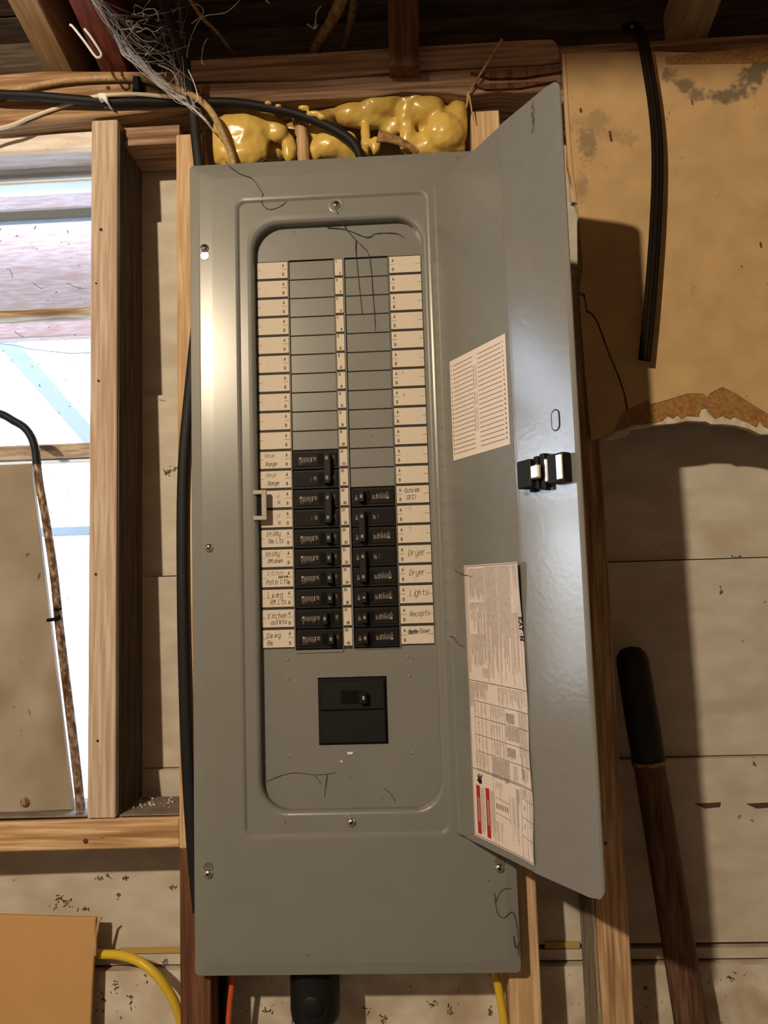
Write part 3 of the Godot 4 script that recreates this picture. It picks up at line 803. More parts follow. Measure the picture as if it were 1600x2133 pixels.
func panel() -> void:
	panel_node = thing("electrical_panel", "tall grey steel breaker panel with its door swung open", "electrical panel", Vector3.ZERO)
	var p := panel_node
	var st := new_st()
	# cover: sheet with a bevelled rim, shallow recess for the door and a rolled lip round the opening
	var L := []
	var ox0 := -0.1262; var ox1 := 0.2652; var oy0 := 1.1078; var oy1 := 2.1333
	L.append([rrect(ox0, oy0, ox1, oy1, 0.006), 0.0085])
	L.append([rrect(ox0, oy0, ox1, oy1, 0.006), 0.0175])
	L.append([rrect(ox0 + 0.0008, oy0 + 0.0008, ox1 - 0.0008, oy1 - 0.0008, 0.006), 0.0188])
	L.append([rrect(ox0 + 0.012, oy0 + 0.012, ox1 - 0.012, oy1 - 0.010, 0.006), 0.0204])
	L.append([rrect(ox0 + 0.014, oy0 + 0.014, ox1 - 0.014, oy1 - 0.012, 0.006), 0.0208])
	L.append([rrect(ox0 + 0.030, oy0 + 0.026, ox1 - 0.030, oy1 - 0.022, 0.006), 0.0214])
	L.append([rrect(-0.0655, 1.2660, 0.1890, 2.0825, 0.012), 0.0214])
	L.append([rrect(-0.0628, 1.2690, 0.1866, 2.0795, 0.011), 0.0209])
	L.append([rrect(-0.0600, 1.2720, 0.1842, 2.0765, 0.010), 0.0185])
	L.append([rrect(-0.0505, 1.2890, 0.1835, 2.0575, 0.036), 0.0185])
	for k in 5:
		var an := PI / 2 * (k + 1) / 5.0
		var ins := 0.0060 * sin(an); var dz := 0.0055 * (1.0 - cos(an))
		L.append([rrect(-0.0485 + ins, 1.2915 + ins, 0.1830 - ins * 0.7, 2.0535 - ins, 0.036), 0.0185 - dz])
	L.append([rrect(-0.0425, 1.2975, 0.1788, 2.0475, 0.036), 0.0040])
	loft(st, L)
	var cover := obj("cover", st, M.grey, p)
	# box behind
	st = new_st()
	box(st, Vector3(-0.1105, 1.125, -0.086), Vector3(0.2505, 2.115, -0.083))
	box(st, Vector3(-0.1105, 1.125, -0.083), Vector3(-0.109, 2.115, 0.008)); box(st, Vector3(0.249, 1.125, -0.083), Vector3(0.2505, 2.115, 0.008))
	box(st, Vector3(-0.109, 1.125, -0.083), Vector3(0.249, 1.1265, 0.008)); box(st, Vector3(-0.109, 2.1135, -0.083), Vector3(0.249, 2.115, 0.008))
	obj("enclosure", st, M.grey, p)
	# dead front: plate strips round the breaker columns and the main breaker
	st = new_st()
	var z0 := 0.0; var z1 := 0.0045
	var yt := Y0 + 0.002; var yb := row_top(20) - 0.001
	box(st, Vector3(-0.046, yt, z0), Vector3(0.184, 2.053, z1))
	box(st, Vector3(-0.046, yb, z0), Vector3(0.0022, yt, z1)); box(st, Vector3(0.0622, yb, z0), Vector3(0.0762, yt, z1)); box(st, Vector3(0.1338, yb, z0), Vector3(0.184, yt, z1))
	box(st, Vector3(-0.046, 1.4562, z0), Vector3(0.184, yb, z1)); box(st, Vector3(-0.046, 1.293, z0), Vector3(0.184, 1.3732, z1))
	box(st, Vector3(-0.046, 1.3732, z0), Vector3(0.0285, 1.4562, z1)); box(st, Vector3(0.1152, 1.3732, z0), Vector3(0.184, 1.4562, z1))
	var front := obj("dead_front", st, M.grey, p)
	for q in [[599, 1375], [600, 1415], [850, 1368], [853, 1408], [601, 1575], [859, 1568]]:
		st = new_st()
		lathe(st, Transform3D(Basis(), U(q[0], q[1], 0.0045)), [Vector2(0.0022, 0.0), Vector2(0.0016, 0.0009), Vector2(0, 0.0012)], 10)
		obj("rivet", st, M.grey, front)
	st = new_st()
	prism(st, pxpoly([724, 1567, 736, 1566, 733, 1571, 723, 1571], 0.0047), 0.0049, 0.0046)
	obj("paint_chip", st, M.web, front)
	st = new_st()
	prism(st, pxpoly([708, 1584, 714, 1585, 711, 1589], 0.0047), 0.0049, 0.0046)
	obj("paint_chip", st, M.web, front)
	# knock-out filler plates
	for side in 2:
		for r in (10 if side == 0 else 12):
			st = new_st()
			var x0 := 0.0028 if side == 0 else 0.0768; var x1 := 0.0616 if side == 0 else 0.1332
			prism(st, rect(x0, row_top(r + 1) + 0.0006, x1, row_top(r) - 0.0006), 0.0052, 0.001, 0.0005)
			obj("filler_plate", st, M.grey, p)
	st = new_st()
	box(st, Vector3(0.0022, row_top(10), -0.004), Vector3(0.0622, yt, 0.0005))
	obj("gap_backing", st, M.black_flat, p)
	st = new_st(); box(st, Vector3(0.0762, row_top(12), -0.004), Vector3(0.1338, yt, 0.0005))
	obj("gap_backing", st, M.black_flat, p)
	# paper circuit labels and number strip
	var tl := label_image(0); var tr := label_image(1); var tn := number_image()
	var frame_t := mat(lin(0.02, 0.017, 0.013), 0.7)
	st = new_st()
	prism(st, rect(-0.0415, row_top(20) + 0.0015, 0.0008, Y0 + 0.0010), 0.0052, 0.0046); obj("label_strip", st, frame_t, p)
	st = new_st(); prism(st, rect(0.1348, row_top(20) + 0.0015, 0.1772, Y0 + 0.0010), 0.0052, 0.0046); obj("label_strip", st, frame_t, p)
	st = new_st(); prism(st, rect(0.0630, row_top(20) - 0.0005, 0.0734, Y0 + 0.0005), 0.0052, 0.0046); obj("label_strip", st, frame_t, p)
	for r in 20:
		for col in 3:
			st = new_st()
			var x0: float = [-0.0408, 0.1352, 0.0631][col]; var x1: float = [0.0002, 0.1765, 0.0733][col]
			var ya := row_top(r) - 0.0002; var yb2 := row_top(r + 1) + 0.0033
			var z := 0.0056
			var uv := Rect2(0.5 * (r / 10), (r % 10) * 0.1, 0.5, 0.1) if col < 2 else Rect2((r % 10) * 0.1, 0.5 * (r / 10), 0.1, 0.5)
			quad_uv(st, [Vector3(x0, ya, z), Vector3(x1, ya, z), Vector3(x1, yb2, z), Vector3(x0, yb2, z)], uv, Vector3(0, 0, 1))
			for e in [[x0, ya, x1, ya, 0, 1], [x0, yb2, x1, yb2, 0, -1], [x0, ya, x0, yb2, -1, 0], [x1, ya, x1, yb2, 1, 0]]:
				quad(st, Vector3(e[0], e[1], z), Vector3(e[2], e[3], z), Vector3(e[2], e[3], z - 0.0004), Vector3(e[0], e[1], z - 0.0004), Vector3(e[4], e[5], 0))
			obj("circuit_label" if col < 2 else "number_label", st, [tl, tr, tn][col], p)
	# bent metal edges between the columns
	for x in [0.0014, 0.0624, 0.0752, 0.1340]:
		st = new_st()
		box(st, Vector3(x - 0.0006, yb, 0.0045), Vector3(x + 0.0006, yt, 0.0064), 0.0004)
		obj("column_edge", st, M.grey, p)
	st = new_st()
	box(st, Vector3(0.0022, yb - 0.004, 0.0045), Vector3(0.0622, yb, 0.006), 0.0005)
	obj("column_edge", st, M.grey, p)
	st = new_st(); box(st, Vector3(0.0762, yb - 0.0012, 0.0045), Vector3(0.1338, yb, 0.006), 0.0004)
	obj("column_edge", st, M.grey, p)
	# cover screws, two of them in keyhole slots
	for q in [[426, 517, 0.0215], [435, 1141, 0.0215], [434, 1820, 0.0215], [1040, 1808, 0.0215], [700, 427, 0.0188], [732, 1713, 0.0188]]:
		screw(p, U(q[0], q[1], q[2]))
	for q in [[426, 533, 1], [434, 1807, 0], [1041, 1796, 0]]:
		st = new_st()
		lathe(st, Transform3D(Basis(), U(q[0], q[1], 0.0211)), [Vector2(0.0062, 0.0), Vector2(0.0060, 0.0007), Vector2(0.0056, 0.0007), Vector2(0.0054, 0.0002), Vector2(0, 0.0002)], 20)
		obj("keyhole", st, M.galv if q[2] == 1 else M.keyhole_shade, p)
	for q in [[700, 427], [732, 1713]]:
		st = new_st()
		lathe(st, Transform3D(Basis(), U(q[0], q[1], 0.0185)), [Vector2(0.0105, 0.0), Vector2(0.009, 0.0006), Vector2(0.0065, 0.0002)], 24)
		obj("screw_dimple", st, M.grey, p)
	# hinge slots with their tabs
	for q in [[896, 551], [913, 1037], [935, 1555]]:
		var c := U(q[0], q[1], 0.019)
		st = new_st(); obox(st, Transform3D(Basis(), c), Vector3(0.0042, 0.0275, 0.0008)); obj("hinge_slot", st, M.black_flat, p)
		st = new_st(); obox(st, Transform3D(Basis(), c + Vector3(0.0002, 0, 0.0012)), Vector3(0.0014, 0.025, 0.0022), 0.0005); obj("hinge_tab", st, M.steel, p)
	# plastic catch on the lip's left edge: a C-shaped frame that takes the door latch
	st = new_st()
	var cx0 := -0.0468; var cx1 := -0.0300; var cy0 := 1.6565; var cy1 := 1.6945
	box(st, Vector3(cx0, cy1 - 0.0052, 0.0150), Vector3(cx1, cy1, 0.0205), 0.0004); box(st, Vector3(cx0, cy0, 0.0150), Vector3(cx1, cy0 + 0.0052, 0.0205), 0.0004)
	box(st, Vector3(cx1 - 0.0062, cy0 + 0.0052, 0.0150), Vector3(cx1, cy1 - 0.0052, 0.0205), 0.0004)
	obj("latch_catch", st, M.beige, p)
	st = new_st(); box(st, Vector3(cx0 - 0.0005, cy0 + 0.0052, 0.0125), Vector3(cx1 - 0.0066, cy1 - 0.0052, 0.0145)); obj("catch_opening", st, M.black_flat, p)

func label_image(side: int) -> StandardMaterial3D:
	var cw := 240; var chh := 128
	var im := Image.create(cw * 2, chh * 10, false, Image.FORMAT_RGB8)
	var base := lin(0.62, 0.55, 0.475)
	im.fill(base)
	var a := noise_bytes(201 + side, 0.02, 4)
	for y in chh * 10:
		for x in cw * 2:
			var n := a[(y % 512) * 512 + x % 512] / 255.0
			im.set_pixel(x, y, base * (0.98 + 0.035 * n))
	var ink := Color(0.18, 0.14, 0.11)
	var pen := Color(0.2, 0.17, 0.17, 0.85)
	var faint := Color(0.45, 0.38, 0.34, 0.6)
	var left := {10: [["Range", 40, 18, 26, 1], ["Range", 46, 80, 30, 0]], 11: [["Range", 50, 18, 26, 1], ["Range", 60, 78, 30, 0]], 12: [["H", 128, 34, 26, 1], ["H.", 132, 78, 28, 0]], 13: [["H", 128, 34, 26, 1], ["H.", 136, 84, 24, 0]],
		14: [["Utility", 44, 14, 34, 0], ["Rm Lts", 58, 68, 34, 0]], 15: [["Utility'", 34, 16, 34, 0], ["RM.down", 52, 70, 30, 0]], 16: [["Kitchen", 48, 12, 32, 1], ["bedroom", 128, 46, 18, 0], ["Patio Lts", 36, 76, 34, 0]], 17: [["Living", 44, 22, 40, 0], ["RM Lts", 62, 76, 36, 0]],
		18: [["Kitchen", 44, 28, 38, 0], ["outlets", 66, 76, 32, 0]], 19: [["Dining", 34, 24, 36, 0], ["Rm", 36, 78, 36, 0]]}
	var right := {6: [["3", 68, 14, 18, 1]], 7: [["3", 72, 40, 18, 1]], 12: [["Outside", 58, 20, 30, 0], ["GFCI", 74, 72, 32, 0]], 13: [["?", 74, 14, 44, 1]], 14: [["?", 74, 14, 44, 1]], 15: [["Dryer", 70, 34, 44, 0]], 16: [["Dryer", 74, 34, 40, 0]], 17: [["Lights", 70, 34, 44, 0]], 18: [["Recepts", 66, 42, 36, 0]], 19: [["Bath/Down", 52, 26, 30, 0], ["-------", 44, 32, 20, 0], ["Bath.", 58, 30, 28, 0]]}
	for r in 20:
		var o := Vector2((r / 10) * cw, (r % 10) * chh)
		if side == 0:
			text(im, "A", o + Vector2(202, 18), 21, 4.0, ink); text(im, "B", o + Vector2(202, 88), 21, 4.0, ink)
			stroke(im, o + Vector2(196, 58), o + Vector2(232, 58), 2.4, ink); stroke(im, o + Vector2(2, 62), o + Vector2(30, 62), 2.4, ink)
		else:
			text(im, "A", o + Vector2(22, 20), 21, 4.0, ink); text(im, "B", o + Vector2(22, 90), 21, 4.0, ink)
			stroke(im, o + Vector2(4, 62), o + Vector2(40, 62), 2.4, ink); stroke(im, o + Vector2(206, 60), o + Vector2(238, 60), 2.4, ink)
		for t in (left if side == 0 else right).get(r, []):
			text(im, t[0], o + Vector2(t[1], t[2]), t[3], 3.6, faint if t[4] == 1 else pen, -0.05, 0.18, 0.22, 0.62)
	return image_mat(im, 0.75)

func number_image() -> StandardMaterial3D:
	var cw := 56; var chh := 128
	var im := Image.create(cw * 10, chh * 2, false, Image.FORMAT_RGB8)
	im.fill(lin(0.62, 0.55, 0.47))
	var ink := Color(0.2, 0.15, 0.11)
	for r in 20:
		var o := Vector2((r % 10) * cw, (r / 10) * chh)
		text(im, str(r * 2 + 1), o + Vector2(8, 8), 17, 3.4, ink)
		text(im, str(r * 2 + 2), o + Vector2(20 if r >= 4 else 34, 102), 17, 3.4, ink)
	return image_mat(im, 0.75)

# ---- the door, swung open about its hinge on the right; built in door space: x along the width, y up, +z = inner face
func door_of_panel() -> void:
	var an := deg_to_rad(60.4)
	var dv := Vector3(cos(an), 0, sin(an)); var nn := Vector3(-sin(an), 0, cos(an))
	var d := Node3D.new(); d.name = "door"
	d.transform = Transform3D(Basis(dv, Vector3.UP, nn), Vector3(0.1905, 1.2722, 0.0215))
	panel_node.add_child(d)
	var W := 0.2508; var H := 0.8062
	var st := new_st()
	# inner face with a shallow raised field next to the hinge and a flange toward the latch edge
	var zs := [[0.0, 0.0], [0.012, 0.0], [0.0135, -0.0012], [0.026, -0.0012], [0.0275, 0.0], [0.1545, 0.0], [0.1572, 0.0013], [0.162, 0.0011], [0.2465, -0.0040], [0.2492, -0.0046], [W, -0.0064]]
	var r := 0.011
	var cut := func(x: float) -> float: return r - sqrt(maxf(0.0, r * r - pow(maxf(0.0, x - (W - r)), 2)))
	var xs := []
	for i in zs.size() - 1:
		var steps := 1 if zs[i + 1][0] - zs[i][0] < 0.006 and zs[i][0] < 0.2 else 6
		for k in steps:
			var t := float(k) / steps
			xs.append([lerpf(zs[i][0], zs[i + 1][0], t), lerpf(zs[i][1], zs[i + 1][1], t)])
	xs.append(zs[-1])
	for i in xs.size() - 1:
		var a = xs[i]; var b = xs[i + 1]
		var ca: float = cut.call(a[0]); var cb: float = cut.call(b[0])
		var th := 0.0013
		var na := Vector3(-(b[1] - a[1]), 0, b[0] - a[0]).normalized()
		quad(st, Vector3(a[0], ca, a[1]), Vector3(b[0], cb, b[1]), Vector3(b[0], H - cb, b[1]), Vector3(a[0], H - ca, a[1]), na)
		quad(st, Vector3(a[0], ca, a[1] - th), Vector3(b[0], cb, b[1] - th), Vector3(b[0], H - cb, b[1] - th), Vector3(a[0], H - ca, a[1] - th), -na)
		quad(st, Vector3(a[0], ca, a[1]), Vector3(b[0], cb, b[1]), Vector3(b[0], cb, b[1] - th), Vector3(a[0], ca, a[1] - th), Vector3(0.01, -1, 0))
		quad(st, Vector3(a[0], H - ca, a[1]), Vector3(b[0], H - cb, b[1]), Vector3(b[0], H - cb, b[1] - th), Vector3(a[0], H - ca, a[1] - th), Vector3(0.01, 1, 0))
	quad(st, Vector3(W, r, -0.0064), Vector3(W, H - r, -0.0064), Vector3(W, H - r, -0.0077), Vector3(W, r, -0.0077), Vector3(1, 0, 0))
	quad(st, Vector3(0, 0, 0), Vector3(0, H, 0), Vector3(0, H, -0.0013), Vector3(0, 0, -0.0013), Vector3(-1, 0, 0))
	obj("door_leaf", st, M.grey_door, d)
	# oblong knock-out mark
	st = new_st()
	var ring := PackedVector3Array()
	for k in 33:
		var t := TAU * k / 32
		var q := Vector2.from_angle(t) * 0.0058
		q.y += 0.0048 * signf(q.y) if absf(q.y) > 0.0005 else 0.0
		ring.append(Vector3(0.222 + q.x, 0.457 + q.y, -0.0025))
	tube(st, ring, 0.0006, 0.0006, 6)
	obj("knockout_outline", st, M.black_flat, d)
	# sliding latch: black body, bright clip, ribbed thumb block
	var latch := Node3D.new(); latch.name = "latch"; latch.position = Vector3(0.21, 0.4065, 0.0); d.add_child(latch)
	# (latch pieces are joined into two meshes: moulded black body and bright clip)
	st = new_st()
	box(st, Vector3(-0.034, -0.0145, -0.001), Vector3(-0.012, 0.0145, 0.014), 0.0012)
	box(st, Vector3(-0.027, -0.018, -0.001), Vector3(-0.019, -0.0145, 0.004), 0.0005)
	box(st, Vector3(-0.012, -0.0165, -0.001), Vector3(-0.006, 0.0165, 0.009), 0.0006)
	box(st, Vector3(-0.006, -0.0185, -0.002), Vector3(0.001, 0.0185, 0.006), 0.0006)
	box(st, Vector3(0.008, -0.0145, -0.002), Vector3(0.032, 0.0145, 0.008), 0.0008)
	obj("latch_body", st, M.black, latch)
	st = new_st()
	box(st, Vector3(-0.0115, -0.0075, 0.0092), Vector3(0.0015, 0.0075, 0.0145), 0.0016)
	box(st, Vector3(0.0035, -0.012, -0.002), Vector3(0.0085, 0.012, 0.0086), 0.0012)
	box(st, Vector3(0.024, -0.0125, 0.008), Vector3(0.033, 0.0125, 0.0105), 0.0008)
	obj("latch_clip", st, M.steel, latch)
	# directory label and the long warning label
	var put := func(x0: float, x1: float, y0: float, y1: float, m: Material, called: String, wavy: float):
		var s := new_st()
		var nx := 14; var ny := 40
		var P := func(i: int, j: int) -> Vector3:
			var u := float(i) / nx; var v := float(j) / ny
			var lift := 0.0006 + (0.0016 * smoothstep(0.84, 0.96, u) if wavy > 0.0 else 0.0) + wavy * pow(u, 5.0) * (0.5 + 0.5 * sin(v * 21.0)) + wavy * 0.12 * sin(v * 9.0 + u * 5.0) + wavy * 0.12
			if wavy > 0.0 and v < 0.3:
				lift += 0.005 * pow(u, 6.0) * (1.0 - v / 0.3)
			return Vector3(lerpf(x0, x1, u) + wavy * 0.6 * pow(u, 6.0) * sin(v * 17.0 + 1.0), lerpf(y1, y0, v) - 1.2722, lift)
		for i in nx:
			for j in ny:
				var q := [P.call(i, j), P.call(i + 1, j), P.call(i + 1, j + 1), P.call(i, j + 1)]
				quad_uv(s, q, Rect2(float(i) / nx, float(j) / ny, 1.0 / nx, 1.0 / ny), ((q[2] as Vector3) - q[0]).cross((q[1] as Vector3) - q[3]).normalized())
		return obj(called, s, m, d)
	put.call(0.0342, 0.1497, 1.7176, 1.8414, directory_image(), "directory_label", 0.0)
	put.call(0.0478, 0.1610, 1.2805, 1.5896, warning_image(), "warning_label", 0.0012)

func directory_image() -> StandardMaterial3D:
	var im := Image.create(480, 512, false, Image.FORMAT_RGB8)
	im.fill(lin(0.72, 0.64, 0.60))
	var ink := Color(0.33, 0.26, 0.24)
	for k in 21:
		var y := 32.0 + k * 22.4
		stroke(im, Vector2(30, y), Vector2(205, y), 3.0, ink); stroke(im, Vector2(250, y), Vector2(440, y), 3.0, ink)
		text(im, str(k * 2 + 1), Vector2(10, y - 6), 8, 2.0, ink); text(im, str(k * 2 + 2), Vector2(452, y - 6), 8, 2.0, ink)
	for b in [[80, 190], [210, 270], [290, 400]]:
		for x in [212, 226, 236]:
			var y: float = b[0]
			while y < b[1]:
				var l := rng.randf_range(3, 9)
				stroke(im, Vector2(x, y), Vector2(x, y + l), 3.4 if x == 212 else 2.0, ink)
				y += l + 2.5
	return image_mat(im, 0.6)

func warning_image() -> StandardMaterial3D:
	var w := 480; var h := 1312
	var im := Image.create(w, h, false, Image.FORMAT_RGB8)
	im.fill(lin(0.70, 0.62, 0.58))
	var ink := Color(0.36, 0.31, 0.30)
	var hard := Color(0.25, 0.2, 0.19)
	var block := func(x0: float, x1: float, y0: float, y1: float, step: float, wt: float, full := 0.93):   # lines of print that run down the label
		var x := x0
		while x < x1:
			var y := y0
			var ye := y1 - (y1 - y0) * rng.randf() * rng.randf() * (1.0 - full) * 6.0
			while y < ye:
				var l := rng.randf_range(2, 12)
				stroke(im, Vector2(x, y), Vector2(x, minf(y + l, ye)), wt, Color(ink, rng.randf_range(0.6, 1)))
				y += l + rng.randf_range(2.5, 4.5)
			x += step
	var line := func(x0: float, y0: float, x1: float, y1: float, wt := 2.0): stroke(im, Vector2(x0, y0), Vector2(x1, y1), wt, hard)
	line.call(4, 6, 476, 6, 2.5); line.call(4, 6, 4, 1306, 2.0)
	block.call(14, 30, 12, 540, 7, 2.6)
	block.call(42, 170, 20, 180, 7, 3.0); block.call(42, 170, 185, 230, 7, 3.0, 0.8)
	block.call(48, 90, 232, 330, 8, 2.6, 0.7); block.call(96, 172, 230, 390, 7, 3.0, 0.75)
	block.call(40, 172, 340, 500, 7, 2.8, 0.85); block.call(130, 175, 500, 545, 7, 2.6)
	line.call(178, 8, 178, 560); line.call(280, 8, 284, 560); line.call(380, 8, 384, 560); line.call(455, 200, 458, 560)
	block.call(186, 275, 14, 540, 7, 3.0, 0.86); block.call(290, 376, 14, 545, 7.5, 3.0, 0.9); block.call(392, 440, 14, 160, 9, 2.8, 0.7); block.call(392, 450, 230, 550, 8.5, 3.0, 0.8); block.call(448, 462, 18, 120, 8, 2.6)
	text(im, "E^T*N", Vector2(478, 250), 26, 7.0, Color(0.1, 0.1, 0.1), PI / 2, 0.0, 0.0, 0.85)
	line.call(4, 565, 476, 572, 3.0)
	block.call(10, 45, 575, 700, 6.5, 2.8); block.call(50, 165, 575, 655, 7, 3.0, 0.85); block.call(250, 460, 580, 660, 9, 3.0, 0.8)
	for y in [662, 738, 822, 900, 985]:
		line.call(46, y, 478, y + 8, 2.4)
	for x in [46, 74, 104, 140]:
		line.call(x, 662, x + 3, 985, 1.8)
	block.call(52, 140, 675, 720, 27, 3.2, 0.7); block.call(52, 140, 760, 800, 27, 3.2, 0.7); block.call(52, 140, 840, 880, 27, 3.2, 0.7); block.call(52, 140, 910, 975, 13, 2.8)
	for x in range(180, 300, 22):
		line.call(x, 668, x + 4, 900, 1.6)
	block.call(180, 300, 675, 735, 11, 2.8, 0.8); block.call(180, 300, 760, 815, 14, 2.4, 0.6); block.call(190, 300, 835, 895, 13, 2.6, 0.7)
	block.call(305, 370, 690, 735, 5, 3.4); block.call(300, 400, 750, 815, 6, 3.2); block.call(305, 370, 845, 895, 5, 3.4); block.call(400, 465, 670, 980, 8, 3.0, 0.7)
	block.call(180, 315, 910, 1010, 6, 3.2); block.call(345, 375, 920, 990, 9, 3.0); block.call(410, 440, 920, 980, 9, 3.0)
	line.call(4, 990, 478, 1000, 3.0)
	# red warning bands with black hand mark above
	var red := Color(0.62, 0.11, 0.12)
	for b in [[34, 1066], [112, 1064]]:
		for x in range(b[0], b[0] + 30):
			stroke(im, Vector2(x, b[1]), Vector2(x, 1292), 1.4, red)
		block.call(b[0] + 8, b[0] + 22, b[1] + 60, 1240, 5, 3.2)
		for x in [b[0] + 10, b[0] + 15, b[0] + 20]:
			for y in range(b[1] + 56, 1236, 9):
				stroke(im, Vector2(x, y), Vector2(x, y + 5), 2.4, Color(0.86, 0.78, 0.74))
		block.call(b[0] + 36, b[0] + 66, b[1] + 6, 1285, 7, 2.6)
	for k in 6:
		stroke(im, Vector2(48 + k * 6, 1024 - absf(k - 2.5) * 3), Vector2(62 + k * 4, 1050), 5.0, Color(0.08, 0.08, 0.08))
	stroke(im, Vector2(48, 1040), Vector2(66, 1052), 10.0, Color(0.08, 0.08, 0.08))
	text(im, "2", Vector2(88, 1008), 26, 4.5, Color(0.1, 0.1, 0.1), PI / 2)
	# wiring diagram and small table
	line.call(180, 1000, 180, 1306, 1.6)
	for k in 6:
		stroke(im, Vector2(196 + k * 17, 1118), Vector2(200 + k * 17, 1138), 6.0, hard)
	line.call(188, 1090, 300, 1100); line.call(188, 1160, 300, 1170); line.call(230, 1050, 232, 1090); line.call(300, 1060, 304, 1190); line.call(330, 1080, 332, 1190)
	block.call(200, 250, 1020, 1050, 9, 2.6); block.call(190, 240, 1200, 1290, 8, 2.8, 0.6); block.call(320, 350, 1060, 1280, 10, 2.6, 0.7); block.call(355, 378, 1020, 1290, 5, 3.0, 0.8)
	line.call(390, 1050, 478, 1058); line.call(390, 1130, 478, 1140); line.call(390, 1210, 478, 1220); line.call(388, 1004, 394, 1306); line.call(436, 1006, 440, 1306)
	block.call(400, 430, 1010, 1045, 7, 3.0); block.call(446, 470, 1010, 1290, 7, 2.6, 0.7); block.call(408, 420, 1080, 1100, 6, 3.0); block.call(408, 420, 1160, 1180, 6, 3.0)
	for x in [6, 474]:
		line.call(x, 6, x, 1306, 1.6)
	line.call(4, 1306, 476, 1306, 2.5)
	return image_mat(im, 0.55)

# ---- breakers
func breaker_print(side: int, full: bool, off := false) -> StandardMaterial3D:
	var w := 320; var h := 128
	var im := Image.create(w, h, false, Image.FORMAT_RGB8)
	im.fill(Color(0.10, 0.09, 0.09))
	var ink := Color(0.62, 0.58, 0.54)
	var low := Color(0.45, 0.42, 0.4)
	var X := func(f: float) -> float: return f * w if side == 0 else (1.0 - f) * w
	var Y := func(f: float) -> float: return f * h if side == 0 else (1.0 - f) * h
	var T := PI / 2 if side == 0 else -PI / 2
	if full:
		for k in 2:
			var c := Vector2(X.call(0.13), Y.call(0.38 + 0.2 * k))
			if k == 0:
				stroke(im, c, c, 22, ink)
			else:
				for j in 16:
					stroke(im, c + Vector2.from_angle(TAU * j / 16) * 10, c + Vector2.from_angle(TAU * (j + 1) / 16) * 10, 3, ink)
		stroke(im, Vector2(X.call(0.13), Y.call(0.66)), Vector2(X.call(0.13), Y.call(0.88)), 4, ink)
		for k in 7:
			var fx := 0.18 + 0.03 * k
			var fy := 0.34
			var end := 0.62 + (rng.randf() * 0.2 if k % 2 == 0 else 0.0)
			while fy < end:
				var l := rng.randf_range(0.03, 0.09)
				stroke(im, Vector2(X.call(fx), Y.call(fy)), Vector2(X.call(fx), Y.call(fy + l)), 4, ink)
				fy += l + 0.035
		for fy in [0.36, 0.5, 0.62]:
			stroke(im, Vector2(X.call(0.405), Y.call(fy)), Vector2(X.call(0.405), Y.call(fy + 0.03)), 9, Color(0.75, 0.7, 0.66))
	else:
		stroke(im, Vector2(X.call(0.38), Y.call(0.36)), Vector2(X.call(0.38), Y.call(0.68)), 3.5, low)
	text(im, "OFF", Vector2(X.call(0.51), Y.call(0.32)), 20, 3.2, ink, T, 0.0, 0.0, 0.75)
	text(im, "ON/I", Vector2(X.call(0.955), Y.call(0.28)), 18 if side == 1 or off else 15, 3.0, ink if side == 1 or off else low, T, 0.0, 0.0, 0.75)
	var pm := image_mat(im, 0.55)
	pm.metallic_specular = 0.25
	return pm

